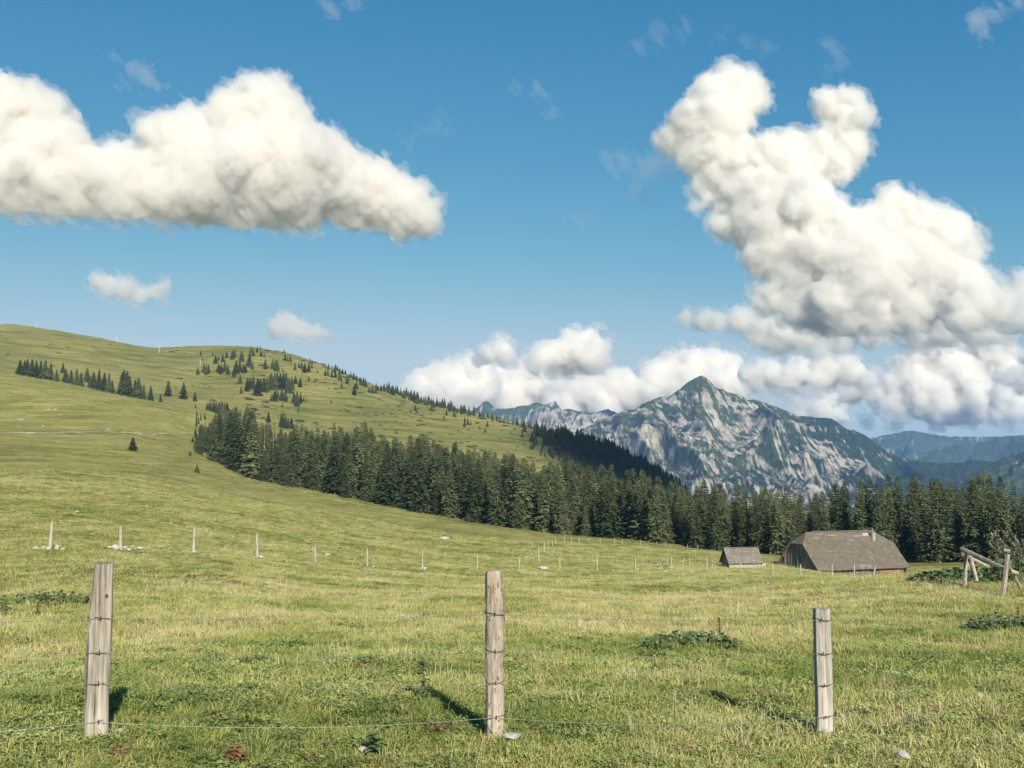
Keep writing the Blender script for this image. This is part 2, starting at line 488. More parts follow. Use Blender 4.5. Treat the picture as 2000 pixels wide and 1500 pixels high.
# ------------------------------------------------------------------ clouds: closed hulls full of scattering air
import openvdb
ROT = np.array(Matrix.Rotation(0.9, 3, Vector((1, 2, 0.6))))
def cloud_material(name, density, aniso=0.3, col=(0.966, 0.950, 0.920)):
    t = NT(name)
    v = t.n("VolumePrincipled")
    v.inputs['Color'].default_value = (*col, 1)
    v.inputs['Density'].default_value = density
    v.inputs['Anisotropy'].default_value = aniso
    t.l(v.outputs[0], t.out.inputs['Volume'])
    return t.m

def make_cloud(balls, dist, label, soft=1.0, vox=2.2, base=None, seed=0, amp=1.0, children=7, kind_group=None, mfp=18.0, stretch=1.0, tear=0.0, hulls=(5, -2, -11), hull_w=(0.3, 0.9, 1.15), vap=(0.954, 0.946, 0.928)):
    """balls: (px, py, radius in photo pixels); everything is modelled in photo pixels about the cloud's middle, then set at its distance"""
    rng = np.random.default_rng(seed + 100)
    B = []
    ym = sum(b[1] for b in balls) / len(balls)
    balls = list(balls) + [(b[0] + np.clip(rng.normal(), -1.2, 1.2) * b[2] * 0.5, b[1] + rng.uniform(-0.5, 0.35) * b[2], b[2] * rng.uniform(0.3, 0.6)) for b in balls for _ in range(2) if b[2] > 11]
    for b in balls:
        x, y, r = b[:3]
        z = rng.uniform(-0.3, 0.3) * r - 0.5 * (y - ym)      # the heap leans back, its foot nearer to us
        B.append((x, z, -y, r))
        for _ in range(children):
            v = rng.normal(size=3); v /= np.linalg.norm(v)
            v[2] = v[2] * 0.7 + 0.25
            rr = r * rng.uniform(0.22, 0.42)
            c = np.array((x, z, -y)) + v * (r - rr * 0.35)
            B.append((*c, rr))
            for _ in range(3):
                w = rng.normal(size=3); w /= np.linalg.norm(w); w += v; w /= np.linalg.norm(w)
                r3 = rr * rng.uniform(0.3, 0.5)
                B.append((*(c + w * (rr - r3 * 0.3)), r3))
    B = np.array(B)
    pad = 14
    lo, hi = (B[:, :3] - B[:, 3:]).min(0) - pad, (B[:, :3] + B[:, 3:]).max(0) + pad
    n = np.ceil((hi - lo) / vox).astype(int)
    D = np.full(n, 1e3, np.float32)
    ax = [lo[k] + vox * np.arange(n[k]) for k in range(3)]
    for x, z, y, r in B:
        m = r + 16
        s = [slice(max(0, int((c - m - lo[k]) / vox)), int((c + m - lo[k]) / vox) + 2) for k, c in enumerate((x, z, y))]
        g = np.sqrt((ax[0][s[0], None, None] - x) ** 2 + (ax[1][None, s[1], None] - z) ** 2 + (ax[2][None, None, s[2]] - y) ** 2) - r
        sub = D[s[0], s[1], s[2]]
        k = 0.24 * r + 1.5
        h = np.clip(0.5 + 0.5 * (sub - g) / k, 0, 1)
        D[s[0], s[1], s[2]] = np.where(sub > 500, g, sub * (1 - h) + g * h - k * h * (1 - h))
    idx = np.argwhere(np.abs(D) < 24)
    P = lo + vox * idx
    N = 0
    for sc, a, o in ((1 / 60, 13, 0), (1 / 26, 7, 5), (1 / 12, 7.5, 9), (1 / 5.5, 6.2, 14), (1 / 3.0, 3.2, 21)):
        v = np.abs(noise3(P @ ROT * sc + o + seed * 3.1) * 2 - 1)
        N = N + a * (v * 2 - 0.42)
    if tear:                                   # shreds: only where two noises agree
        N = N * 0.6 - tear * 26 * (0.62 - noise3(P @ ROT / np.array((34, 30, 13)) + seed) ) - tear * 10 * (0.5 - noise3(P @ ROT / np.array((11, 10, 5)) + seed))
    val = D[tuple(idx.T)] - N * amp * 0.55
    if base is not None:                       # ragged flat base
        bz = -base + 10 * (noise3(P[:, [0, 1, 1]] / 45 + 3) - 0.5)
        val = np.maximum(val, (bz - P[:, 2]) * 0.6)
    D[tuple(idx.T)] = val
    if base is not None:
        zz = ax[2][None, None, :]
        D = np.maximum(D, np.where(-base - 24 > zz, 9, -1e3)).astype(np.float32)
    D[[0, -1]] = 9; D[:, [0, -1]] = 9; D[:, :, [0, -1]] = 9
    fray = np.zeros_like(D)                    # the outer vapour is torn, most of all towards the foot of the cloud
    low = np.clip((P[:, 2] - lo[2]) / (hi[2] - lo[2] + 1e-6), 0, 1)
    fray[tuple(idx.T)] = (noise3(P @ ROT / np.array((26, 24, 12)) + seed * 1.7) - 0.5) * (22 + 14 * (1 - low)) + (noise3(P @ ROT / np.array((8, 7, 4.5)) + seed * 2.3) - 0.5) * 12
    grids = []
    for q in (D + fray, D):
        q = q.copy()
        q[[0, -1]] = 9; q[:, [0, -1]] = 9; q[:, :, [0, -1]] = 9
        g = openvdb.FloatGrid(background=9.0)
        g.copyFromArray(np.clip(q, -30, 9).astype(np.float64))
        grids.append(g)
    PT, QD, MI, o = [], [], [], 0
    for k, iso in enumerate(hulls):            # nested hulls: thin vapour outside, dense cloud within
        p, q = grids[0 if k == 0 and len(hulls) > 1 else 1].convertToQuads(isovalue=float(iso))
        if not len(p):
            continue
        PT.append(np.asarray(p, float)); QD.append(np.asarray(q) + o); MI.append(np.full(len(q), k)); o += len(p)
    pts, quads, mi = lo + vox * np.concatenate(PT), np.concatenate(QD), np.concatenate(MI)
    # to the world: photo pixels -> metres at that distance, facing the camera's heading (a cloud stays a solid heap of its own)
    mx, my = (lo[0] + hi[0]) / 2, -(lo[2] + hi[2]) / 2
    c = at(mx, my, dist)
    d = c - np.array([0, 0, CAMH]); L = np.linalg.norm(d); d /= L
    right = np.cross(d, (0, 0, 1)); right /= np.linalg.norm(right)
    up = np.cross(right, d)
    s = L / math.hypot(F, math.hypot(mx - CX, my - CY))
    # local axes: right, depth, up
    q = (pts - np.array([mx, 0, -my])) * s
    W = q[:, :1] * right + q[:, 1:2] * d * stretch + q[:, 2:] * up
    mats = [cloud_material("cloud_vapour", w / (mfp * s), col=vap) for w in hull_w]
    me = mesh_from("cloud", W, quads, mats)
    me.polygons.foreach_set('material_index', mi.astype(np.int32))
    o = link("cloud", me, loc=c)
    tag(o, label, "cloud", kind_group)
    return o

CL = [
 dict(balls=[(-60,330,100),(-20,280,75),(35,240,55),(95,262,55),(140,305,50),(60,350,85),(-40,390,50),(140,370,55),(190,350,48),(235,365,55),(275,350,50),(205,355,58),(120,395,48),(60,400,45),(170,390,48),(355,390,48),(240,390,48),(330,375,55),(590,385,45),(700,370,48),(655,350,55),(255,320,34),
   (345,288,70),(400,345,84),(385,262,42),(460,230,65),(512,195,70),(548,240,70),(500,325,100),(570,320,90),(610,275,58),(655,295,58),(640,335,55),(700,325,58),
   (740,335,55),(770,360,58),(812,375,52),(838,385,32),(790,402,28),(470,400,42),(400,392,40),(545,392,42),(300,390,33),(100,400,33),(20,412,28)],
   dist=3400, label="long white cumulus cloud reaching in from the left edge, the widest in the blue sky", base=434, seed=1, vap=(0.942, 0.933, 0.914), mfp=20),
 dict(balls=[(1432,138,40),(1392,172,50),(1452,172,44),(1354,222,50),(1400,240,56),(1320,247,34),(1372,280,42),(1472,165,33),(1497,182,14),(1420,212,54),
   (1645,212,38),(1662,245,36),(1640,255,36),(1658,300,36),(1630,322,32),(1514,300,42),(1560,298,42),(1600,308,40),(1470,310,36),(1540,345,70),(1480,365,52),
   (1560,405,70),(1495,425,62),(1455,405,32),(1530,475,70),(1620,455,62),(1580,525,78),(1505,490,40),(1740,414,34),(1782,454,44),(1826,470,42),(1848,505,36),
   (1722,475,64),(1680,525,88),(1780,535,82),(1850,565,50),(1640,585,66),(1565,580,48),(1750,600,55),(1850,610,42),(1900,600,36),(1505,570,30),(1700,615,36),
   (1385,370,20),(1410,395,16),(1362,385,12),(1370,345,16),(1420,292,42),(1455,322,46),(1405,325,28),(1435,355,34),(1395,350,18),(1420,430,26),(1470,450,30)],
   dist=3400, label="tall towering white cumulus cloud with two horns above the mountain on the right", base=650, seed=2),
]
FARD = 10800
BANK = "cumulus in the low bank behind the mountains"
CL += [
 dict(balls=[(1342,614,12),(1375,618,16),(1408,622,15),(1450,622,26),(1488,640,30),(1532,655,34),(1580,660,30),(1632,668,26),(1690,666,18),(1722,666,12),(1545,632,22),(1480,660,16),(1600,690,12)],
   dist=6500, label="flat grey-bottomed cloud just under the tall tower, above the mountain peak", base=702, seed=3, amp=0.8),
 dict(balls=[(1800,652,28),(1850,645,34),(1905,652,32),(1950,660,24),(1825,625,22),(1880,622,24),(1780,665,14)], dist=6500, label="flat cloud under the right shoulder of the tall tower", base=684, seed=4, amp=0.8),
 dict(balls=[(1985,580,24),(2010,565,34),(2040,580,40),(1960,612,22),(1985,625,26),(2020,620,30)], dist=5200, label="cloud cut off by the right edge beside the tall tower", base=655, seed=5, amp=0.8),
 dict(balls=[(1322,712,30),(1352,706,24),(1395,712,26),(1425,716,24),(1288,742,36),(1350,752,46),(1415,758,42),(1265,770,30),(1450,745,22)], dist=FARD, label="bright cumulus rising directly behind the sharp peak", base=840, seed=6, vox=2.2),
 dict(balls=[(1470,730,18),(1505,728,26),(1560,728,24),(1612,724,28),(1655,728,24),(1690,742,16),(1540,742,26),(1600,745,22),(1480,748,14)], dist=FARD * 0.9, label="long flat-based cloud right of the sharp peak", base=762, seed=7, amp=0.8, vox=2.2),
 dict(balls=[(1620,775,14),(1665,768,18),(1705,772,22),(1740,765,20),(1560,782,12),(1510,788,9),(1600,800,24),(1570,812,20),(1640,815,18)], dist=FARD, label="thin low streak of cloud over the mountain's right shoulder", base=826, seed=8, amp=0.7, vox=2.2),
 dict(balls=[(1788,722,38),(1835,702,34),(1872,692,26),(1915,690,26),(1945,705,30),(1962,735,34),(1870,740,50),(1805,765,42),(1755,748,24),(1900,785,38),(1850,800,30),(1755,785,24)], dist=FARD, label="big billowing cumulus low at the right, above the pale far ridge", base=835, seed=9, vox=2.2),
 dict(balls=[(1985,750,26),(2020,745,36),(1960,775,20),(2000,800,26),(1965,810,18),(2030,800,30),(2010,700,14)], dist=FARD * 0.9, label="cumulus cut off by the right edge low over the far ridges", base=825, seed=10, vox=2.2),
 dict(balls=[(1700,822,9),(1760,828,12),(1830,832,13),(1900,834,12),(1960,836,13),(2020,834,13),(1650,815,9)], dist=FARD * 1.1, label="thin pinkish cloud streak lying on the pale far ridge", seed=11, amp=0.4, vox=2.2, hulls=(4, -2), hull_w=(0.15, 0.25)),
 dict(balls=[(832,752,30),(862,738,28),(805,770,26),(898,728,26),(922,735,26),(905,768,40),(870,775,40),(940,760,30),(912,700,10),(880,718,16)], dist=FARD, label="cumulus at the left end of the low bank, beside the grassy hill's flank", base=850, seed=12, vox=2.2),
 dict(balls=[(960,738,26),(1005,742,24),(960,770,44),(1030,752,38),(1035,725,22),(1055,745,34),(1085,765,40),(1010,780,40)], dist=FARD * 1.05, label="cumulus in the middle of the low bank, above the left ridge", base=850, seed=13, vox=2.2),
 dict(balls=[(1120,770,38),(1160,768,34),(1205,762,32),(1228,752,22),(1180,795,34),(1110,795,36),(1240,780,30),(1150,740,16)], dist=FARD, label="cumulus of the low bank in the gap left of the sharp peak", base=850, seed=14, vox=2.2),
 dict(balls=[(1050,706,20),(1085,702,28),(1120,698,32),(1150,700,30),(1128,668,20),(1152,654,14),(1172,680,16),(1108,680,18),(1165,705,18)], dist=FARD * 0.85, label="grey-based cloud with a curled horn floating above the low bank", base=736, seed=15, vox=2.0),
 dict(balls=[(976,674,16),(955,694,18),(982,690,20),(935,700,10)], dist=FARD * 0.85, label="small puff floating above the left part of the low bank", base=722, seed=16, vox=2.0),
 dict(balls=[(196,552,14),(218,562,18),(245,566,20),(275,576,18),(302,568,14),(316,555,8),(240,546,9)], dist=5200, label="small ragged cloud low in the blue sky over the left slope", base=594, seed=17, vox=2.0, hulls=(4, -2), hull_w=(0.4, 0.9)),
 dict(balls=[(545,636,12),(560,630,14),(585,644,15),(612,648,12),(632,650,8)], dist=5200, label="small flat puff just above the round hill's top", base=661, seed=18, vox=2.0, hulls=(4, -2), hull_w=(0.4, 0.9)),
]
WISP = dict(hulls=(3, 0), children=9, amp=1.2, vox=1.8, tear=1.6)
CL += [
 dict(balls=[(222,120,9),(262,140,12),(285,150,16),(310,160,9),(240,165,8),(290,135,10)], dist=4200, label="faint torn wisp above the gap in the long left cloud", seed=21, hull_w=(0.077, 0.106), **WISP),
 dict(balls=[(1018,165,12),(1040,178,12),(1060,190,8),(1078,220,9)], dist=4200, label="faint small wisp high in the middle of the sky", seed=22, hull_w=(0.049, 0.067), **WISP),
 dict(balls=[(1190,305,14),(1225,315,24),(1260,330,30),(1290,315,26),(1255,370,18),(1310,335,26),(1275,395,12)], dist=3900, label="thin bluish veil of vapour at the left side of the tall tower", seed=23, hull_w=(0.035, 0.048), **WISP),
 dict(balls=[(1245,75,16),(1290,60,18),(1330,55,14),(1260,95,10),(1450,85,16),(1490,100,12),(1410,75,12)], dist=4200, label="faint veil above the tall tower's left horn", seed=24, hull_w=(0.025, 0.034), **WISP),
 dict(balls=[(1620,90,14),(1635,110,14),(1628,130,9)], dist=4200, label="faint smudge of vapour above the tall tower's right horn", seed=25, hull_w=(0.032, 0.043), **WISP),
 dict(balls=[(1905,40,10),(1930,30,15),(1955,18,16),(1985,5,16),(2010,-10,18),(1920,62,7)], dist=4200, label="bright feathery wisp in the top right corner", seed=26, hull_w=(0.077, 0.106), **WISP),
 dict(balls=[(640,8,12),(665,14,11),(690,5,14)], dist=4200, label="faint wisp cut off by the top edge left of the middle", seed=27, hull_w=(0.056, 0.077), **WISP),
 dict(balls=[(1120,425,9),(1140,432,10)], dist=4200, label="tiny faint wisp in the open blue between the two big clouds", seed=28, hull_w=(0.042, 0.058), **WISP),
 dict(balls=[(835,260,12),(860,235,9),(800,275,12),(875,250,8)], dist=4200, label="faint wisps off the right slope of the long left cloud", seed=29, hull_w=(0.032, 0.043), **WISP),
]
for c in CL:
    if c['dist'] > 9000:
        c.setdefault('vap', (0.978, 0.967, 0.944)); c.setdefault('mfp', 11)
    make_cloud(**c)
# unseen cloud behind viewer, placed to shade the wooded shoulder left of the mountain
o = make_cloud([(1000, 500, 25), (1014, 494, 20), (988, 505, 21), (1004, 508, 18)], 3400, "small unseen cloud high behind the viewer, placed to shade the wooded shoulder", seed=40)
p = at(1222, 915, 690)
o.location = Vector(p) + SUN_DIR * 3000
# ------------------------------------------------------------------ spruces
def foliage_material(name, c0, c1, c2):
    t = NT(name)
    rnd = t.n("ObjectInfo").outputs['Random']
    n1 = t.noise(t.obj(), 9.0, 4, 0.7)
    col = t.ramp(n1, [(0.32, c0), (0.5, c1), (0.68, c2)])
    hs = t.n("HueSaturation")
    t.l(col, hs.inputs['Color'])
    t.l(t.math('ADD', t.math('MULTIPLY', rnd, 0.8), 0.62), hs.inputs['Value'])
    t.l(t.math('ADD', t.math('MULTIPLY', rnd, -0.035), 0.515), hs.inputs['Hue'])
    d = t.n("BsdfDiffuse"); tr = t.n("BsdfTranslucent"); mx = t.n("MixShader")
    t.l(hs.outputs[0], d.inputs[0]); t.l(hs.outputs[0], tr.inputs[0])
    mx.inputs[0].default_value = 0.22
    t.l(d.outputs[0], mx.inputs[1]); t.l(tr.outputs[0], mx.inputs[2])
    t.l(mx.outputs[0], t.out.inputs[0])
    return t.m
M_needle = foliage_material("spruce_needles", (0.034, 0.052, 0.025), (0.082, 0.104, 0.048), (0.165, 0.180, 0.090))
M_needle_old = foliage_material("thin_old_needles", (0.10, 0.092, 0.045), (0.16, 0.145, 0.075), (0.22, 0.20, 0.12))
t = NT("spruce_bark")
t.bsdf(t.ramp(t.noise(t.mapping(t.obj(), (40, 40, 6)), 1.0, 4, 0.6), [(0.35, (0.07, 0.055, 0.04)), (0.65, (0.20, 0.165, 0.125))]), 0.95)
M_bark = t.m
t = NT("dead_bark")
t.bsdf(t.ramp(t.noise(t.mapping(t.obj(), (40, 40, 6)), 1.0, 4, 0.6), [(0.35, (0.20, 0.17, 0.13)), (0.65, (0.40, 0.36, 0.29))]), 0.95)
M_deadbark = t.m

def spruce_meshes(seed, wmax=0.17, dens=1.0, z0=0.05, power=0.8, thin=False):
    """unit-height spruce: trunk mesh and crown mesh of drooping sprays"""
    rng = np.random.default_rng(seed)
    V, Q = [], []
    lean = rng.normal(0, 0.006, 2)
    z = z0
    whorl_k = 0
    while z < 0.985:
        u = (z - z0) / (1 - z0)
        bulge = 0.80 + 0.20 * math.sin(z * 23 + seed) * rng.uniform(0.3, 1)
        L0 = wmax * ((1 - z) ** power) * bulge * (0.82 + 0.18 * min(1, u / 0.10)) + 0.004
        nb = max(5, int((7.5 * (wmax / 0.165) ** 0.5 if not thin else 5) * dens * rng.uniform(0.8, 1.25)))
        ph = rng.uniform(0, 6.28)
        for b in range(nb):
            a = ph + 6.283 * b / nb + rng.normal(0, 0.25)
            L = L0 * rng.uniform(0.55, 1.18)
            if rng.random() < (0.07 if not thin else 0.3):
                L *= 0.4
            dirn = np.array((math.cos(a), math.sin(a), 0))
            side = np.array((-dirn[1], dirn[0], 0))
            up0 = 0.25 * u - 0.12
            m = 2 + int(L * 28)
            for k in range(m):
                tt = ((k + rng.uniform(0.35, 1.0)) / m) ** 0.8
                if thin and tt < 0.2:
                    continue
                c = np.array((0, 0, z)) + dirn * L * tt + np.array((0, 0, (up0 * tt - 0.34 * tt * tt + 0.10 * tt ** 4) * L))
                for sgn in ((-1, 1, 0) if rng.random() < 0.75 else (-1, 1)):
                    ln = rng.uniform(0.019, 0.038) * (wmax / 0.165) ** 0.8 * (0.75 + 0.5 * (1 - tt)) * (1 - 0.62 * z ** 2.5) * (1 if not thin else 0.9)
                    ax = dirn * rng.uniform(0.3, 0.9) + side * sgn * rng.uniform(0.5, 1.1) + np.array((0, 0, -rng.uniform(0.15, 0.9)))
                    ax /= np.linalg.norm(ax)
                    w = np.cross(ax, rng.normal(size=3)); w /= np.linalg.norm(w) + 1e-9
                    w = w * ln * rng.uniform(0.22, 0.40)
                    p1 = c + ax * ln * 0.55; p2 = c + ax * ln * 1.15
                    i = len(V)
                    V += [c - ax * ln * 0.15, p1 + w, p2, p1 - w]
                    Q.append((i, i + 1, i + 2, i + 3))
        z += rng.uniform(0.022, 0.037) * (1 if not thin else 1.2) * (1.0 if z < 0.85 else 0.6)
    # leader shoot
    for k in range(14):
        zz = 0.955 + 0.045 * k / 13
        a = rng.uniform(0, 6.28); l = 0.010 * (1.05 - k / 14)
        d = np.array((math.cos(a), math.sin(a), 0.5)); w = np.array((-d[1], d[0], 0)) * l * 0.3
        c = np.array((0, 0, zz)); i = len(V)
        V += [c, c + d * l * 0.6 + w, c + d * l * 1.2, c + d * l * 0.6 - w]; Q.append((i, i + 1, i + 2, i + 3))
    V = np.array(V); V[:, :2] += np.outer(V[:, 2] ** 2, lean)
    crown = mesh_from("crown", V, Q, [M_needle_old if thin else M_needle], smooth=False)
    TV, TQ = [], []
    for zz, r in ((-0.02, 0.013), (0.02, 0.0105), (0.3, 0.008), (0.65, 0.005), (0.93, 0.0018), (1.0, 0.0006)):
        for k in range(7):
            a = 6.283 * k / 7
            TV.append((r * math.cos(a) + lean[0] * zz * zz, r * math.sin(a) + lean[1] * zz * zz, zz))
    for j in range(5):
        for k in range(7):
            TQ.append((j * 7 + k, j * 7 + (k + 1) % 7, j * 7 + 7 + (k + 1) % 7, j * 7 + 7 + k))
    trunk = mesh_from("trunk", TV, TQ, [M_deadbark if thin else M_bark])
    return trunk, crown

FOREST_KIND = [spruce_meshes(s, w, 1.0, z, p) for s, w, z, p in ((1, .185, .05, .80), (2, .205, .04, .88), (3, .165, .06, .74), (4, .225, .03, .92), (5, .170, .10, .72), (6, .195, .05, .84))]
THIN_KIND = [spruce_meshes(s, .12, 1.3, .14, .5, True) for s in (21, 22)]
YOUNG_KIND = [spruce_meshes(s, w, 1.0, .03, .95) for s, w in ((31, .33), (32, .29), (33, .40))]

def joined(pair, name):
    """trunk and crown as one mesh, for trees too small in the picture to show their parts"""
    bm = bmesh.new()
    bm.from_mesh(pair[0]); n = len(bm.faces)
    bm.from_mesh(pair[1])
    bm.faces.ensure_lookup_table()
    for f in bm.faces[n:]:
        f.material_index = 1
    me = bpy.data.meshes.new(name)
    bm.to_mesh(me); bm.free()
    me.materials.append(pair[0].materials[0]); me.materials.append(pair[1].materials[0])
    return me
SMALL_KIND = [joined(p, "spruce") for p in (YOUNG_KIND[0], YOUNG_KIND[1])]

def spruce(pos, h, kind, label, group=None, width=1.0, cat="tree"):
    """a tree with its trunk and crown"""
    root = link("spruce_tree", None, loc=pos)
    root.empty_display_size = 0.5
    tag(root, label, cat, group)
    rz = random.uniform(0, 6.28)
    for nm, me in zip(("trunk", "crown"), kind):
        c = link(nm, me, root)
        c.scale = (h * width, h * width, h)
        c.rotation_euler = (0, 0, rz)
    return root

def small_spruce(pos, h, me, label, group=None, width=1.0):
    o = link("spruce_tree", me, loc=pos, rotz=random.uniform(0, 6.28))
    o.scale = (h * width, h * width, h)
    return tag(o, label, "tree", group)

# ---- scatter: one object that instances prototypes on points (for what nobody could count)
def scatter(name, pts, scl, rotz, idx, tint, protos, tiltamp=0.0):
    coll = bpy.data.collections.new(name + "_pieces")
    for k, me in enumerate(protos):
        po = bpy.data.objects.new("%s_piece" % name, me)
        coll.objects.link(po)
    n = len(pts)
    me = bpy.data.meshes.new(name)
    me.vertices.add(n)
    me.vertices.foreach_set('co', np.asarray(pts, np.float32).ravel())
    def attr(nm, typ, key, arr):
        a = me.attributes.new(nm, typ, 'POINT')
        a.data.foreach_set(key, np.ascontiguousarray(arr).ravel())
    rot = np.zeros((n, 3), np.float32); rot[:, 2] = rotz
    if tiltamp:
        rot[:, :2] = np.random.default_rng(3).normal(0, tiltamp, (n, 2))
    scl = np.asarray(scl, np.float32)
    if scl.ndim == 1:
        scl = np.repeat(scl[:, None], 3, 1)
    attr('i_scale', 'FLOAT_VECTOR', 'vector', scl)
    attr('i_rot', 'FLOAT_VECTOR', 'vector', rot)
    attr('i_idx', 'INT', 'value', np.asarray(idx, np.int32))
    attr('tint', 'FLOAT', 'value', np.asarray(tint, np.float32))
    o = link(name, me)
    ng = bpy.data.node_groups.new(name + "_scatter", 'GeometryNodeTree')
    ng.interface.new_socket("Geometry", in_out='INPUT', socket_type='NodeSocketGeometry')
    ng.interface.new_socket("Geometry", in_out='OUTPUT', socket_type='NodeSocketGeometry')
    N = ng.nodes
    gi, go = N.new('NodeGroupInput'), N.new('NodeGroupOutput')
    ci = N.new('GeometryNodeCollectionInfo')
    ci.inputs['Collection'].default_value = coll
    ci.inputs['Separate Children'].default_value = True
    ci.inputs['Reset Children'].default_value = True
    ip = N.new('GeometryNodeInstanceOnPoints')
    ip.inputs['Pick Instance'].default_value = True
    def named(nm, typ):
        a = N.new('GeometryNodeInputNamedAttribute'); a.data_type = typ
        a.inputs[0].default_value = nm
        return a.outputs[0]
    L = ng.links
    L.new(gi.outputs[0], ip.inputs['Points'])
    L.new(ci.outputs[0], ip.inputs['Instance'])
    L.new(named('i_idx', 'INT'), ip.inputs['Instance Index'])
    e2r = N.new('FunctionNodeEulerToRotation')
    L.new(named('i_rot', 'FLOAT_VECTOR'), e2r.inputs[0])
    L.new(e2r.outputs[0], ip.inputs['Rotation'])
    L.new(named('i_scale', 'FLOAT_VECTOR'), ip.inputs['Scale'])
    L.new(ip.outputs[0], go.inputs[0])
    md = o.modifiers.new("scatter", 'NODES')
    md.node_group = ng
    return o

# ---- the forest belt: front trees one by one, what stands behind them as one mass
EDGE = [(385, 884, 322), (430, 905, 308), (482, 938, 290), (540, 950, 283), (600, 958, 273), (680, 982, 258), (740, 990, 252), (800, 999, 246), (900, 1019, 234), (1000, 1036, 223), (1100, 1047, 217), (1200, 1055, 212), (1300, 1064, 208), (1400, 1073, 204), (1500, 1088, 199), (1600, 1098, 196), (1700, 1101, 193), (1800, 1104, 190), (1900, 1106, 188), (2000, 1107, 186), (2200, 1109, 186)]
TOPS = [(380, 868), (386, 850), (395, 824), (415, 822), (428, 788), (470, 795), (490, 790), (510, 825), (560, 838), (600, 832), (640, 838), (668, 820), (690, 842), (706, 818), (730, 838), (760, 852), (830, 845), (860, 862), (900, 866), (950, 876), (1000, 884), (1060, 904), (1100, 900), (1140, 912), (1185, 903), (1208, 916), (1235, 910), (1270, 918), (1300, 938), (1345, 942), (1400, 945), (1440, 942), (1475, 950), (1520, 946), (1560, 955), (1600, 945), (1680, 934), (1740, 930), (1770, 920), (1810, 926), (1845, 925), (1880, 938), (1920, 904), (1945, 938), (1965, 926), (2000, 930), (2200, 930)]
e_px, e_r = np.array([e[0] for e in EDGE]), np.array([e[2] for e in EDGE])
t_px, t_py = np.array([e[0] for e in TOPS]), np.array([e[1] for e in TOPS])
rng = np.random.default_rng(5)
cand = []
def px_of(p):
    return CX + F * p[0] / p[1] * math.cos(PITCH)
def row_of(p):
    """photo row of a world point"""
    v = np.array(p) - np.array([0, 0, CAMH])
    f = v[1] * math.cos(PITCH) + v[2] * math.sin(PITCH)
    u = -v[1] * math.sin(PITCH) + v[2] * math.cos(PITCH)
    return CY - F * u / f
placed = []
grid = {}
def free(x, y, d):
    gx, gy = int(x // 6), int(y // 6)
    for i in (-1, 0, 1):
        for j in (-1, 0, 1):
            for q in grid.get((gx + i, gy + j), ()):
                if (q[0] - x) ** 2 + (q[1] - y) ** 2 < d * d:
                    return False
    return True
for depth0, depth1, tries, dmin in ((0, 9, 2600, 4.6), (9, 26, 3600, 4.0), (26, 70, 5000, 4.3), (70, 130, 5000, 5.0)):
    for _ in range(tries):
        px = rng.uniform(384, 2120)
        if depth0 >= 70 and px > 1150:
            continue
        dp = rng.uniform(depth0, depth1)
        r = np.interp(px, e_px, e_r) + dp + 2.0 * math.sin(px / 23) + 1.5
        if px > 1000 and depth0 < 9 and rng.random() < 0.12:
            r += 9
        if px < 620 and r > 340 + (px - 385) * 0.05 and dp > 60:
            pass
        a = math.atan((px - CX) / F / math.cos(PITCH))
        x, y = r * math.sin(a), r * math.cos(a)
        if not free(x, y, dmin):
            continue
        grid.setdefault((int(x // 6), int(y // 6)), []).append((x, y))
        placed.append((px, dp, x, y))
P = np.array(placed)
Z = gz(P[:, 2], P[:, 3]) - 0.15
FRONT, MASS = [], []
for (px, dp, x, y), z in zip(placed, Z):
    r = math.hypot(x, y)
    top = np.interp(px, t_px, t_py)
    basey = row_of((x, y, z))
    # tall trees reach the skyline of the belt, the front rank is uneven
    if dp < 9:
        f = rng.choice([rng.uniform(0.74, 1.0), rng.uniform(0.45, 0.74)], p=[0.70, 0.30])
        hpx = (basey - top) * f
    else:
        hpx = (basey - top) * rng.uniform(0.76, 1.02)
        if rng.random() < 0.12: hpx *= 1.06
    h = max(3.0, min(26.0, hpx * pxm((x, y, z))))
    (FRONT if dp < 9.0 else MASS).append((px, dp, x, y, z, h))
FRONT.sort(key=lambda q: q[1])
BASE_N = 175
MASS += FRONT[BASE_N:]
FRONT = FRONT[:BASE_N]
def zone(px):
    if px < 470: return "tall spruce in the ragged left end of the forest beside the slope"
    if px < 700: return "dark spruce on the rising left part of the forest edge below the hill"
    if px < 1000: return "dark spruce at the middle of the forest edge, above the thin fence"
    if px < 1330: return "tall dark spruce at the forest edge left of the hut, under the mountain"
    if px < 1520: return "tall dark spruce at the forest edge behind the small grey hut"
    if px < 1780: return "tall dark spruce at the forest edge behind the big barn roof"
    return "tall dark spruce at the forest edge right of the barn, behind broken fence"
for px, dp, x, y, z, h in FRONT:
    k = FOREST_KIND[int(rng.integers(len(FOREST_KIND)))]
    if 412 < px < 560 and rng.random() < 0.1:
        k = THIN_KIND[int(rng.integers(2))]
    spruce((x, y, z), h, k, zone(px), "spruces along the front of the forest", width=float(rng.uniform(1.15, 1.7)))
A = np.array(MASS)
forest_protos = [joined(p, "forest_tree") for p in FOREST_KIND + THIN_KIND]
ri = rng.integers(0, 6, len(A)); ri[(A[:, 0] < 560) & (A[:, 0] > 412) & (rng.random(len(A)) < 0.08)] = 6
w = rng.uniform(1.15, 1.65, len(A))
o = scatter("forest", A[:, 2:5], np.stack([A[:, 5] * w, A[:, 5] * w, A[:, 5]], 1), rng.uniform(0, 6.28, len(A)), ri, rng.random(len(A)), forest_protos)
tag(o, "dense dark spruce forest standing behind the front row of trees", "forest", kind='stuff')
print("FOREST", len(FRONT), len(MASS))

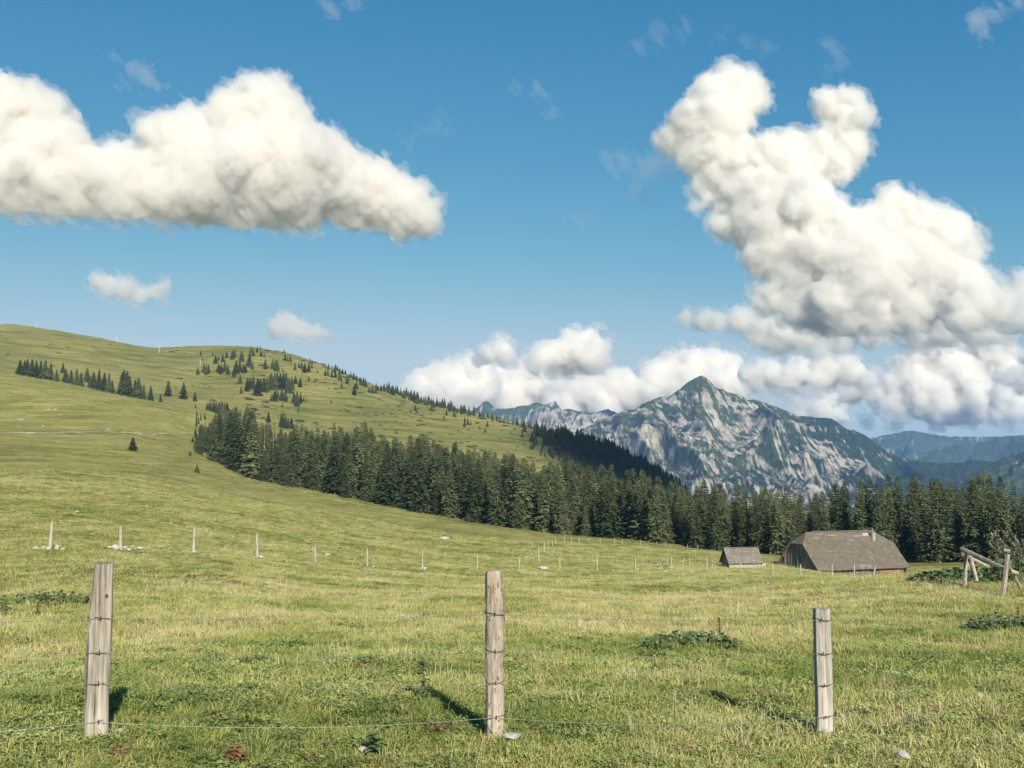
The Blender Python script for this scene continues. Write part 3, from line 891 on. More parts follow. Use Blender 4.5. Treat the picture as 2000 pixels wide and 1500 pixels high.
# ---- trees on the hill
def hill_tree(px, pyb, hpx, fn, r0, r1):
    p = hit(px, pyb, fn, r0, r1)
    return p, hpx * pxm(p)
ROW = [(110,385,95),(135,388,95),(150,390,105),(175,400,115),(200,405,110),(225,405,110),(250,415,125),(280,415,110),(315,425,80),(350,365,60),(365,430,90),(395,440,95),(425,450,110),(450,455,95),(485,415,80),(500,460,80),(520,465,110),(550,470,125),(580,480,120),(605,485,125),(625,485,80),(675,500,140),(690,410,65),(705,500,150),(720,500,120),(750,510,110),(770,515,125),(800,520,90),(840,525,90),(895,535,55)]
for k, (zx, zy, zh) in enumerate(ROW):
    p, h = hill_tree(zx / 2.857, 600 + zy / 2.857 + 1.0, zh / 2.857 + 2, hz, 585, 1000)
    p[2] -= 0.3
    small_spruce(p, h, SMALL_KIND[k % 2], "dark spruce in the row along the fold of the left slope", "row of spruces on the left slope", random.uniform(0.95, 1.3))
SING = [(938, 497, 90, "left, slimmer of two full spruces standing apart beyond the slope's tree row", hz, 0), (1023, 513, 98, "right, broader of two full spruces standing apart beyond the slope's tree row", hz, 0),
        (1087, 525, 55, "small slim spruce just right of the two full spruces on the slope", hz, 1), (1090, 570, 30, "tiny pale spruce on the slope below the slim one", hz, 1),
        (740, 800, 76, "lone dark spruce on the open slope just below the pale track", gz, 2), (1099, 925, 50, "small lone spruce on the meadow before the left end of the forest", gz, 2),
        (1075, 755, 30, "low bushy spruce at the end of the pale track beside the forest", gz, 2), (1060, 830, 30, "low bushy spruce on the meadow left of the forest corner", gz, 2)]
for zx, zy, zh, lab, fn, kk in SING:
    p, h = hill_tree(zx / 2.857, 600 + zy / 2.857, zh / 2.857, fn, 590 if fn is hz else 120, 1000 if fn is hz else 540)
    spruce(p, h, FOREST_KIND[3] if kk == 0 else YOUNG_KIND[kk % 3], lab, width=1.75 if kk == 0 else 1.25)
T6 = [(160,270,55),(278,278,38),(305,352,85),(335,322,48),(375,335,80),(413,298,75),(470,312,90),(492,290,80),(558,330,105),(636,330,90),(630,380,100),(665,410,80),(650,245,75),(672,280,80),(710,245,70),(740,215,45),(750,280,60),(780,285,45),(790,405,95),(860,400,90),(885,420,100),(905,430,110),(905,360,60),(985,325,70),(1010,330,60),(1035,332,65),(975,245,35),(1080,415,70),(1120,395,60),(1145,405,75),(1175,440,90),(1215,430,85),(1245,398,60),(1225,322,30),(130,458,75),(190,440,90),(212,462,110),(235,450,90),(335,440,90),(360,455,100),(395,430,110),(425,460,100),(485,480,110),(505,450,130),(540,430,100),(575,445,90),(595,440,80),(545,540,80),(555,640,75),(615,620,130),(640,600,110),(670,600,120),(715,660,160),(740,620,120),(775,630,140),(805,620,130),(835,610,150),(850,560,120),(880,605,160),(905,590,150),(935,600,150),(965,600,160),(990,580,140),(1020,640,150),(1050,610,130),(1085,550,80),(1130,580,90),(960,435,45),(855,720,80),(885,720,110),(910,700,90),(950,715,130),(985,720,110),(960,780,60),(1070,740,120),(1100,770,150),(1135,730,100),(1165,720,50),(1190,720,45),(1110,830,60),(760,765,45),(1215,520,50),(1275,535,45),(1300,440,40),(1410,390,35),(1443,400,38),(1480,410,45),(1495,420,50),(1520,435,45),(1548,450,45),(1572,455,50),(1375,470,60),(1400,470,70),(1440,490,70),(1475,490,80),(1515,510,80),(1535,520,60),(1590,550,90),(1625,485,60),(1650,505,60),(1685,520,55),(1720,560,80),(1750,570,85),(1770,580,80),(1680,600,80),(1535,600,70),(1660,660,110),(1805,635,60),(1835,640,75),(1868,640,70),(1435,742,42),(1950,605,60),(1975,610,50),
      (225,845,110),(245,840,120),(265,840,115),(290,850,130),(315,855,125),(340,855,130),(365,860,140),(390,850,120),(415,850,120),(945,975,130),(965,975,140),(990,985,120),(1015,990,110),(1045,990,110),(640,905,90),(820,930,110)]
big = sorted(T6, key=lambda q: -q[2])[:72]
far_pts, far_h = [], []
for q in T6:
    zx, zy, zh = q
    p, h = hill_tree(360 + zx / 5, 640 + zy / 5, zh / 5 * 1.05 + 1, hz, 560, 1100)
    p[2] -= 0.3
    if q in big:
        lab = "small dark spruce in the scattered clumps on the round hill"
        if zy > 830: lab = "spruce in the small stand just behind the forest's left end"
        elif zx > 1250: lab = "small dark spruce high on the right flank of the round hill"
        elif zy < 300: lab = "small dark spruce near the top of the round hill, against the sky"
        small_spruce(p, h, SMALL_KIND[random.randrange(2)], lab, "spruces scattered on the round hill", random.uniform(0.95, 1.35))
    else:
        far_pts.append(p); far_h.append(h)
# skyline trees along the right flank and the wooded shoulder
def flank(px0, px1, n, dy0, dy1, h0, h1):
    for _ in range(n):
        px = rng.uniform(px0, px1)
        sky = np.interp(px, [s[0] for s in H_SPOTS[:20]], [s[1] for s in H_SPOTS[:20]])
        p, h = hill_tree(px, sky + rng.uniform(dy0, dy1), 1, hz, 500, 1000)
        hp = rng.uniform(h0, h1)
        far_pts.append(p); far_h.append(hp * pxm(p))
flank(640, 745, 22, 0.5, 8, 8, 14)
flank(745, 935, 85, 0.5, 7, 10, 20)
flank(800, 960, 14, 14, 34, 8, 16)
flank(935, 1040, 30, 0.5, 6, 7, 15)
flank(1040, 1110, 60, 0.5, 16, 10, 20)
flank(1020, 1090, 26, 12, 55, 10, 22)
flank(1095, 1340, 1300, 0.5, 80, 12, 24)
flank(1060, 1200, 120, 2, 30, 10, 18)
flank(1075, 1130, 30, 20, 60, 12, 24)
far_pts, far_h = np.array(far_pts), np.array(far_h)
far_pts[:, 2] -= 0.3
w = rng.uniform(0.85, 1.25, len(far_h))
o = scatter("distant_trees", far_pts, np.stack([far_h * w, far_h * w, far_h], 1), rng.uniform(0, 6.28, len(far_h)), rng.integers(0, 2, len(far_h)), rng.random(len(far_h)), SMALL_KIND[:2])
tag(o, "far dark conifers along the hill's right flank and its wooded shoulder", "forest", kind='stuff')

# ---- low dark shrubs dotted over the hill
def shrub_mesh(seed):
    rg = np.random.default_rng(seed)
    V, Q = [], []
    for _ in range(420):
        a, e = rg.uniform(0, 6.28), math.asin(rg.uniform(0, 1))
        rr = rg.uniform(0.55, 1.0)
        c = np.array((math.cos(a) * math.cos(e), math.sin(a) * math.cos(e), math.sin(e) * 0.75)) * rr
        c[:2] *= 1 + 0.25 * math.sin(3 * a + seed)
        u, v = rg.normal(size=3), rg.normal(size=3)
        u /= np.linalg.norm(u); v -= u * (u @ v); v /= np.linalg.norm(v)
        s = rg.uniform(0.07, 0.16); i = len(V)
        V += [c - u * s, c + v * s * 0.5, c + u * s, c - v * s * 0.5]; Q.append((i, i + 1, i + 2, i + 3))
    return mesh_from("shrub", V, Q, [M_needle], smooth=False)
SHRUB = [shrub_mesh(s) for s in (1, 2)]
pts, sc_ = [], []
while len(pts) < 620:
    px, rr = rng.uniform(320, 1120), rng.uniform(580, 960)
    dens = 0.5 + 0.5 * math.sin(px / 50 + rr / 60)
    if px < 480 and rng.random() < 0.75: continue
    if rng.random() > 0.25 + 0.75 * dens: continue
    p = at(px, 800, rr); pts.append((p[0], p[1])); sc_.append(rng.uniform(0.6, 1.6) * (0.6 + rng.random() ** 3))
for px in rng.uniform(0, 360, 26):
    p = at(px, 700, rng.uniform(660, 940)); pts.append((p[0], p[1])); sc_.append(rng.uniform(0.7, 1.4))
pts = np.array(pts); sc_ = np.array(sc_)
o = scatter("dwarf_shrubs", np.column_stack([pts, hz(pts[:, 0], pts[:, 1]) - 0.1]), np.stack([sc_ * 1.5, sc_, sc_ * 0.8], 1), rng.uniform(-0.3, 0.3, len(pts)), rng.integers(0, 2, len(pts)), rng.random(len(pts)), SHRUB)
tag(o, "low dark shrubs dotted over the round hill", "shrubs", kind='stuff')
# ------------------------------------------------------------------ mesh builder
class MB:
    def __init__(self):
        self.V, self.Fc, self.M = [], [], []
    def add(self, V, Fc, m=0):
        o = len(self.V)
        self.V += [tuple(v) for v in V]
        self.Fc += [tuple(i + o for i in f) for f in Fc]
        self.M += [m] * len(Fc)
    def box(self, c, s, rot=None, m=0):
        c = np.array(c, float); h = np.array(s, float) / 2
        P = [np.array((x, y, z)) * h for z in (-1, 1) for y in (-1, 1) for x in (-1, 1)]
        if rot is not None:
            P = [np.array(rot @ Vector(p)) for p in P]
        self.add([c + p for p in P], [(0, 2, 3, 1), (4, 5, 7, 6), (0, 1, 5, 4), (2, 6, 7, 3), (0, 4, 6, 2), (1, 3, 7, 5)], m)
    def slab(self, top, th, m=0):
        """a thick plate under the polygon 'top' (points counter-clockwise seen from outside)"""
        T = [np.array(p, float) for p in top]
        n = np.cross(T[1] - T[0], T[2] - T[0]); n /= np.linalg.norm(n)
        k = len(T)
        V = T + [p - n * th for p in T]
        Fc = [tuple(range(k)), tuple(range(2 * k - 1, k - 1, -1))] + [(i, k + i, k + (i + 1) % k, (i + 1) % k) for i in range(k)]
        self.add(V, Fc, m)
    def tube(self, pts, rad, sides=8, m=0, cap=True):
        pts = [np.array(p, float) for p in pts]
        rad = rad if hasattr(rad, '__len__') else [rad] * len(pts)
        V, Fc = [], []
        ref = None
        for k, p in enumerate(pts):
            d = pts[min(k + 1, len(pts) - 1)] - pts[max(k - 1, 0)]
            d /= np.linalg.norm(d) + 1e-12
            if ref is None:
                ref = np.array((1.0, 0, 0)) if abs(d[0]) < 0.8 else np.array((0, 1.0, 0))
            a = ref - d * (ref @ d); a /= np.linalg.norm(a); b = np.cross(d, a); ref = a
            for s in range(sides):
                t = 6.28318 * s / sides
                V.append(p + rad[k] * (a * math.cos(t) + b * math.sin(t)))
        for k in range(len(pts) - 1):
            for s in range(sides):
                Fc.append((k * sides + s, k * sides + (s + 1) % sides, (k + 1) * sides + (s + 1) % sides, (k + 1) * sides + s))
        if cap:
            Fc.append(tuple(range(sides - 1, -1, -1))); Fc.append(tuple(range((len(pts) - 1) * sides, len(pts) * sides)))
        self.add(V, Fc, m)
    def build(self, name, mats, parent=None, smooth=False, loc=None, rotz=0):
        me = bpy.data.meshes.new(name)
        me.from_pydata(self.V, [], self.Fc)
        for mm in (mats if isinstance(mats, (list, tuple)) else [mats]):
            me.materials.append(mm)
        for p, mi in zip(me.polygons, self.M):
            p.material_index = mi
            p.use_smooth = smooth
        me.update()
        return link(name, me, parent, loc, rotz)

def gzz(x, y):
    return float(gz(np.array([x]), np.array([y]))[0])

# ------------------------------------------------------------------ materials of the built things
def wood_material(name, dark, mid, light, gscale=(60, 60, 3.0), crack=0.8, patch=None):
    t = NT(name)
    O = t.obj()
    g = t.noise(t.mapping(O, gscale), 1.0, 6, 0.65)
    big = t.noise(t.mapping(O, (6, 6, 1.5)), 1.0, 4, 0.6)
    col = t.ramp(t.math('ADD', t.math('MULTIPLY', g, 0.6), t.math('MULTIPLY', big, 0.4)), [(0.36, dark), (0.50, mid), (0.64, light)])
    cr = t.ramp(t.noise(t.mapping(O, (gscale[0] * 0.7, gscale[1] * 0.7, gscale[2] * 0.45)), 1.0, 3, 0.5), [(0.32, 0.0), (0.37, 1.0)])
    col = t.mix(t.math('MULTIPLY', t.math('SUBTRACT', 1.0, cr), crack), col, tuple(c * 0.28 for c in dark))
    if patch:
        f = t.ramp(t.noise(t.mapping(O, (9, 9, 5)), 1.0, 5, 0.6), [(0.55, 0.0), (0.70, 0.5)])
        col = t.mix(f, col, patch)
    h = t.math('ADD', g, t.math('MULTIPLY', cr, 0.7))
    t.bsdf(col, 0.9, t.bump(h, 0.6, 0.006), spec=0.15)
    return t.m
M_plank = wood_material("weathered_plank", (0.115, 0.10, 0.08), (0.27, 0.243, 0.198), (0.41, 0.375, 0.31))
M_log = wood_material("peeling_bark", (0.15, 0.122, 0.095), (0.30, 0.262, 0.212), (0.42, 0.38, 0.315), (34, 34, 7.0), 0.9, (0.36, 0.19, 0.09))
M_square = wood_material("grey_square_timber", (0.16, 0.145, 0.125), (0.34, 0.315, 0.272), (0.48, 0.445, 0.385), (70, 70, 2.4), 0.9)
M_thin = wood_material("thin_pale_post", (0.20, 0.17, 0.13), (0.34, 0.30, 0.24), (0.48, 0.43, 0.36), (30, 30, 4))
M_rail = wood_material("silvered_rail", (0.17, 0.145, 0.115), (0.30, 0.265, 0.22), (0.42, 0.38, 0.325), (9, 9, 9), 0.35)
t = NT("rusty_wire"); t.bsdf(t.ramp(t.noise(t.obj(), 60, 3), [(0.4, (0.05, 0.03, 0.022)), (0.6, (0.11, 0.075, 0.055))]), 0.7, Metallic=0.4); M_rust = t.m
t = NT("zinc_wire"); t.bsdf((0.30, 0.29, 0.26), 0.5, Metallic=0.6); M_zinc = t.m
t = NT("dull_wire"); t.bsdf((0.16, 0.15, 0.12), 0.7, Metallic=0.3); M_dull = t.m
def stone_material():
    t = NT("limestone")
    n = t.noise(t.obj(), 7, 6, 0.65)
    rnd = t.n("ObjectInfo").outputs['Random']
    c = t.ramp(n, [(0.3, (0.24, 0.22, 0.185)), (0.5, (0.42, 0.395, 0.34)), (0.7, (0.58, 0.55, 0.48))])
    lich = t.ramp(t.noise(t.obj(), 4, 4, 0.6), [(0.60, 0.0), (0.68, 0.6)])
    c = t.mix(lich, c, (0.2, 0.2, 0.13))
    t.bsdf(c, 0.95, t.bump(n, 0.6, 0.02))
    return t.m
M_stone = stone_material()
def leaf_material(name, c0, c1, c2):
    t = NT(name)
    col = t.ramp(t.noise(t.obj(), 5.0, 4, 0.6), [(0.34, c0), (0.5, c1), (0.68, c2)])
    p = t.n("BsdfPrincipled"); p.inputs['Roughness'].default_value = 0.55; p.inputs['Specular IOR Level'].default_value = 0.25
    tr = t.n("BsdfTranslucent"); mx = t.n("MixShader"); mx.inputs[0].default_value = 0.25
    t.l(col, p.inputs['Base Color']); t.l(col, tr.inputs[0]); t.l(p.outputs[0], mx.inputs[1]); t.l(tr.outputs[0], mx.inputs[2])
    t.l(mx.outputs[0], t.out.inputs[0])
    return t.m
M_dock = leaf_material("dock_leaf", (0.045, 0.080, 0.028), (0.105, 0.155, 0.06), (0.22, 0.27, 0.13))
M_seed = leaf_material("dry_seed_stalk", (0.15, 0.085, 0.04), (0.26, 0.15, 0.075), (0.36, 0.23, 0.12))

# ------------------------------------------------------------------ the three near fence posts and their wire
def lofted_post(rings, mat, name, parent, seed, rough=0.003, sides=40, square=4.0, groove=None):
    """rings: (z, cx, half width, half depth); superellipse sections with worn, split surface"""
    Vv, Fc = [], []
    zs = np.linspace(rings[0][0], rings[-1][0], 90)
    R = np.array(rings, float)
    for j, z in enumerate(zs):
        cx, hw, hd = (np.interp(z, R[:, 0], R[:, k]) for k in (1, 2, 3))
        for s in range(sides):
            a = 6.28318 * s / sides
            c, sn = math.cos(a), math.sin(a)
            q = (abs(c) ** square + abs(sn) ** square) ** (-1 / square)
            n = noise3(np.array([[c * 6 + seed, sn * 6, z * 5]]))[0] - 0.5
            n2 = noise3(np.array([[c * 22 + seed, sn * 22, z * 9]]))[0] - 0.5
            d = rough * (1.6 * n + 1.4 * n2)
            if groove is not None and sn < 0:
                g = abs(c * q * hw - groove[0] * hw - 0.006 * math.sin(z * 7))
                if groove[1] < z < groove[2]:
                    d -= 0.016 * math.exp(-(g / 0.006) ** 2)
            zz = z + (0.010 * (noise3(np.array([[c * 3 + seed, sn * 3, 1.0]]))[0] - 0.5) if j == 89 else 0)
            Vv.append((cx + c * q * hw * 1.0 + d * c, sn * q * hd + d * sn, zz))
    for j in range(89):
        for s in range(sides):
            Fc.append((j * sides + s, j * sides + (s + 1) % sides, (j + 1) * sides + (s + 1) % sides, (j + 1) * sides + s))
    mb = MB(); mb.add(Vv, Fc)
    n0 = 89 * sides
    mb.add([Vv[n0 + s] for s in range(sides)], [tuple(range(sides))])
    return mb.build(name, mat, parent, smooth=True)

def near_post(pxb, pyb, r, label, name="fence_post"):
    p = at(pxb, pyb, r)
    root = link(name, None, loc=(p[0], p[1], p[2]))
    root.rotation_euler = (0, 0, -math.atan2(p[0], p[1]))
    tag(root, label, "fence post")
    s = pxm(p)
    return root, s

STRAND = {}
def ties(root, s, base_py, rows, half, depth, cx=lambda z: 0.0):
    for k, py in enumerate(rows):
        z = (base_py - py) * s
        mb = MB()
        pts = [(cx(z) + (half(z) + 0.006) * math.cos(a), (depth + 0.006) * math.sin(a) * (1 if math.sin(a) < 0 else 1), z + 0.008 * math.sin(2 * a + k)) for a in np.linspace(-math.pi - 0.15, 0.15, 14)]
        mb.tube(pts, 0.0024, 6)
        mb.tube([(cx(z) + 0.004 * k, -depth - 0.012, z - 0.012), (cx(z) + 0.004 * k, -depth - 0.016, z), (cx(z) + 0.004 * k, -depth - 0.012, z + 0.014)], 0.0035, 6)
        o = mb.build("wire_tie", M_rust, root)
        STRAND.setdefault(k, []).append((root, (cx(z), -depth - 0.010, z)))

# left: a split plank, narrowing upwards, leaning a little to the right
root, s = near_post(188, 1438, 7.0, "wide split plank fence post on the left, grey and grooved, narrower at its top")
ed = [(1462, 165, 210), (1438, 166, 210), (1350, 167, 211), (1300, 168, 215), (1240, 172, 217), (1190, 178, 218.5), (1150, 182, 219), (1140, 183.5, 219), (1120, 185, 220.5), (1104, 187, 221)]
rings = [((1438 - y) * s, ((a + b) / 2 - 188 - (1438 - y) * 0.037) * s, (b - a) / 2 * s, 0.045) for y, a, b in ed]
lofted_post(rings, M_plank, "post", root, 1.3, 0.003, 48, 5.0, (-0.12, 0.12, 0.80))
RR = np.array(rings)
ties(root, s, 1438, (1209, 1275, 1334, 1407), lambda z: np.interp(z, RR[:, 0], RR[:, 2]), 0.046, lambda z: np.interp(z, RR[:, 0], RR[:, 1]))
mb = MB()
for q in range(10):
    a = 6.283 * q / 10
    mb.add([(0.0, 0, 0), (0.010 * math.cos(a), 0, 0.013 * math.sin(a)), (0.010 * math.cos(a + .628), 0, 0.013 * math.sin(a + .628))], [(0, 2, 1)])
mb.build("knot", M_rust, root, loc=((198 - 188) * s, -0.0485, (1438 - 1167) * s))
# middle: a round log with flaking bark
root, s = near_post(966, 1438, 7.3, "round log fence post in the middle, with flaking bark and four wire ties")
ed = [(1465, 949, 983), (1438, 949, 984), (1380, 949.5, 985), (1300, 949, 983.5), (1220, 948.5, 983), (1160, 948.5, 981), (1135, 948.5, 980), (1124, 949, 979.5), (1119, 951, 976.5)]
rings = [((1438 - y) * s, ((a + b) / 2 - 966) * s, (b - a) / 2 * s, (b - a) / 2 * s) for y, a, b in ed]
lofted_post(rings, M_log, "post", root, 5.1, 0.0055, 56, 2.1)
ties(root, s, 1438, (1201, 1272, 1332.5, 1398), lambda z: 0.0615, 0.0605, lambda z: 0.0)
t = NT("bark_flake"); t.bsdf(t.ramp(t.noise(t.mapping(t.obj(), (40, 40, 12)), 1, 4), [(0.4, (0.20, 0.14, 0.10)), (0.6, (0.40, 0.33, 0.26))]), 0.95); M_flake = t.m
rg = np.random.default_rng(4)
mb = MB()
for _ in range(150):
    a, z = rg.uniform(0, 6.283), rg.uniform(0.02, 1.02)
    rr, w, l, tw = 0.0625, rg.uniform(0.004, 0.011), rg.uniform(0.015, 0.05), rg.uniform(-0.5, 0.5)
    e = np.array((math.cos(a), math.sin(a), 0)); sd = np.array((-math.sin(a), math.cos(a), 0)); up = np.array((0, 0, 1.0)) + sd * tw
    c = e * rr + np.array((0, 0, z)); k = rg.uniform(0.002, 0.008)
    mb.add([c - sd * w, c + sd * w * 0.6, c + up * l * 0.6 + sd * w + e * k, c + up * l + e * k * 1.6, c + up * l * 0.5 - sd * w * 1.1 + e * k * 0.6], [(0, 1, 2, 3, 4)])
mb.build("bark", M_flake, root)
# right: a squared grey timber
root, s = near_post(1609, 1432, 8.3, "pale square timber fence post on the right, cracked and silver grey")
ed = [(1460, 1595, 1625), (1432, 1595, 1625), (1380, 1594, 1624.5), (1300, 1592, 1623), (1240, 1590.5, 1620.5), (1200, 1589.5, 1619.5), (1192, 1589.5, 1619)]
rings = [((1432 - y) * s, ((a + b) / 2 - 1609 + (1432 - y) * 0.027) * s, (b - a) / 2 * s, 0.055) for y, a, b in ed]
o = lofted_post(rings, M_square, "post", root, 9.4, 0.0022, 48, 7.0, (0.25, 0.05, 0.9)); o.rotation_euler = (0, 0, 0.22)
RR3 = np.array(rings)
ties(root, s, 1432, (1212, 1276.5, 1337, 1397.5), lambda z: 0.066, 0.063, lambda z: np.interp(z, RR3[:, 0], RR3[:, 1]))

def strand(k, label):
    bpy.context.view_layer.update()
    P = []
    for r_, l in STRAND[k]:
        P.append(np.array(r_.matrix_world @ Vector(l)))
    left = P[0] + (P[0] - P[1]) * 0.75; left[2] = P[0][2] + (P[0][2] - P[1][2]) * 0.3 + 0.03
    right = P[2] + (P[2] - P[1]) * 0.9; right[2] = P[2][2] - 0.05
    P = [left] + P + [right]
    mb = MB(); rg = np.random.default_rng(k)
    pts = []
    for a, b in zip(P[:-1], P[1:]):
        n = 24
        for i in range(n):
            u = i / n
            pts.append(a * (1 - u) + b * u + np.array((0, 0, -0.09 * u * (1 - u) * (1 + 0.4 * k))))
    pts.append(P[-1])
    mb.tube(pts, 0.0014, 5)
    L = np.concatenate([[0], np.cumsum([np.linalg.norm(b - a) for a, b in zip(pts[:-1], pts[1:])])])
    pa = np.array(pts)
    for d in np.arange(0.05, L[-1], 0.11):
        c = np.array([np.interp(d, L, pa[:, j]) for j in range(3)])
        for _ in range(2):
            v = rg.normal(size=3); v[0] *= 0.3; v /= np.linalg.norm(v)
            mb.tube([c - v * 0.011, c + v * 0.011], [0.0008, 0.0006], 4)
    tag(mb.build("barbed_wire", M_zinc if k == 3 else M_dull, smooth=True), label, "wire", "barbed wire strands of the near fence")
strand(0, "topmost barbed wire strand of the near three-post fence")
strand(1, "second barbed wire strand from the top on the near fence")
strand(2, "third barbed wire strand from the top on the near fence")
strand(3, "lowest, brightest barbed wire strand running just above the near grass")

# ------------------------------------------------------------------ stones
def stone_mesh(seed, flat=0.65):
    bm = bmesh.new()
    bmesh.ops.create_icosphere(bm, subdivisions=3, radius=1.0)
    rg = np.random.default_rng(seed)
    planes = [(lambda v: v / np.linalg.norm(v))(rg.normal(size=3)) for _ in range(9)]
    for v in bm.verts:
        p = np.array(v.co)
        for pl in planes:
            d = p @ pl - 0.72
            if d > 0: p -= pl * d * 0.85
        p *= 1 + 0.22 * (noise3((p * 2.3 + seed * 3)[None])[0] - 0.5)
        p[2] *= flat
        v.co = p
    me = bpy.data.meshes.new("stone")
    bm.to_mesh(me); bm.free()
    me.materials.append(M_stone)
    return me
STONES = [stone_mesh(s, f) for s, f in ((1, .7), (2, .55), (3, .8), (4, .45), (5, .65))]
def stone(x, y, size, label, group=None, sink=0.25, k=None):
    o = link("stone", STONES[random.randrange(5) if k is None else k], loc=(x, y, gzz(x, y) + size * (0.5 - sink)), rotz=random.uniform(0, 6.28))
    o.scale = (size, size * random.uniform(0.65, 0.95), size * random.uniform(0.75, 1.0))
    return tag(o, label, "stone", group)
for px, py, w, lab, k in ((233, 1438, 25, "white fist-sized stone at the foot of the wide plank post", 0),
        (709, 1472, 20, "left stone of the pale pair lying in the short grass left of the log post", 2),
        (736, 1474, 18, "right stone of the pale pair lying in the short grass left of the log post", 1),
        (1000, 1450, 38, "flat whitish stone half sunk in grass right of the log post's foot", 3),
        (1765, 1487, 30, "rounded white stone at the lower right edge of the meadow", 0),
        (1915, 1366, 20, "small white stone in the dark grass right of the square timber post", 4),
        (785, 1208, 16, "flat pale stone in the meadow beyond the log post, to its left", 3),
        (1235, 1318, 20, "low greyish stone in the grass between the log post and the square post", 3),
        (1802, 1452, 22, "tan stone half buried above the white stone at lower right", 1)):
    p = hit(px, py, gz, 3, 60)
    stone(p[0], p[1], w / 2 * pxm(p), lab, sink=-0.16, k=k)

# ------------------------------------------------------------------ thin posts of the far fences
def thin_post_mesh(seed):
    mb = MB(); rg = np.random.default_rng(seed)
    pts, rad = [], []
    for k in range(7):
        z = -0.12 + 1.12 * k / 6
        pts.append((0.004 * rg.normal(), 0.004 * rg.normal(), z)); rad.append((0.062 - 0.016 * k / 6) * rg.uniform(0.92, 1.08))
    mb.tube(pts, rad, 9)
    mb.tube([(0, 0, 0.992), (0.004, 0, 1.0)], [0.044, 0.03], 9)
    o = mb.build("fence_post", M_thin, smooth=False)
    me = o.data
    bpy.data.objects.remove(o)
    return me
THIN = [thin_post_mesh(s) for s in range(4)]
ORD = ["leftmost", "second", "third", "fourth", "fifth", "sixth", "seventh", "eighth", "ninth", "tenth", "eleventh", "twelfth", "thirteenth", "fourteenth", "fifteenth", "sixteenth", "seventeenth", "eighteenth", "nineteenth", "twentieth", "twenty-first", "twenty-second", "twenty-third", "twenty-fourth"]
FAR = [(97.5, 1018, 1069, 47), (235, 1026, 1070, 49), (378, 1030, 1080, 52), (502, 1043, 1086, 57), (616, 1066, 1103, 62), (717.5, 1071, 1104, 66), (825, 1075, 1111, 70), (932, 1083, 1109, 76), (1014, 1087, 1117, 79), (1093.5, 1087, 1114, 82), (1166.5, 1082, 1111, 84), (1241, 1088, 1115, 86), (1312, 1087, 1116, 87), (1381.5, 1088, 1116, 88), (1447, 1097, 1119, 88), (1509, 1099, 1122, 87), (1564.5, 1102, 1127, 86), (1625.6, 1102, 1127, 85), (1669, 1102, 1127, 84), (1706, 1105, 1127, 84), (1754, 1113, 1129, 82), (1790, 1115, 1130, 80), (1823, 1119, 1131, 78), (1871, 1114, 1129, 74)]
FEET = {}
for k, (px, y0, y1, r) in enumerate(FAR):
    p = at(px, y1, r)
    z = gzz(p[0], p[1])
    h = (y1 - y0) * pxm(p) + (p[2] - z)
    o = link("fence_post", THIN[k % 4], loc=(p[0], p[1], z - 0.04))
    o.scale = (1.25 if k < 4 else 1.0, 1.25 if k < 4 else 1.0, max(0.4, h + 0.04))
    o.rotation_euler = (random.uniform(-.03, .03), (-0.22 if k == 19 else random.uniform(-.04, .04)), random.uniform(0, 6))
    extra = {0: ", heaped round with stones", 1: ", with a stone heap at its foot", 4: ", leaning and without stones", 14: ", in front of the small hut", 16: ", before the barn's gable", 19: ", tilted before the barn roof"}.get(k, "")
    tag(o, "%s thin pale post from the left in the fence across the meadow%s" % (ORD[k], extra) if len(extra.split()) <= 3 else "%s thin pale fence post from the left%s" % (ORD[k], extra), "fence post", "thin posts of the fence across the meadow")
    FEET[k] = (p[0], p[1])
for k, n in {0: 11, 1: 13, 2: 12, 3: 6, 5: 3, 6: 3, 8: 5, 9: 2, 10: 2, 11: 3, 12: 3, 13: 4, 14: 3, 15: 3, 16: 3, 18: 2, 19: 2}.items():
    x, y = FEET[k]
    for _ in range(n):
        a, d = random.uniform(0, 6.28), random.uniform(0.12, 0.55)
        stone(x + 1.1 * d * math.cos(a), y - 0.15 + 0.7 * d * math.sin(a), random.uniform(0.06, 0.16), "pale limestone piece heaped at the foot of the %s thin post from the left" % ORD[k], "stones at the feet of the thin posts", sink=0.05)
for px, py, w in ((1060, 1113, 24), (1300, 1118, 10), (1352, 1118, 12), (868, 1054, 20), (430, 1002, 9), (150, 1002, 10), (640, 1085, 14), (260, 1068, 12), (312, 1070, 12), (275, 1073, 16), (160, 1074, 8), (330, 1066, 8), (205, 1082, 9), (290, 1081, 7), (345, 1060, 7), (420, 1072, 7), (455, 1050, 8), (560, 1098, 8), (520, 1072, 7), (770, 1112, 8), (705, 1120, 7), (880, 1124, 8), (960, 1120, 9), (1130, 1122, 7), (70, 1100, 8), (180, 1044, 8), (385, 1018, 7), (600, 1060, 7), (1500, 1140, 9), (1420, 1132, 8)):
    p = hit(px, py, gz, 20, 400)
    stone(p[0], p[1], w / 2 * pxm(p), "loose pale stone lying on the meadow near the thin fence, away from any post", "loose stones on the far meadow", sink=0.2, k=3)
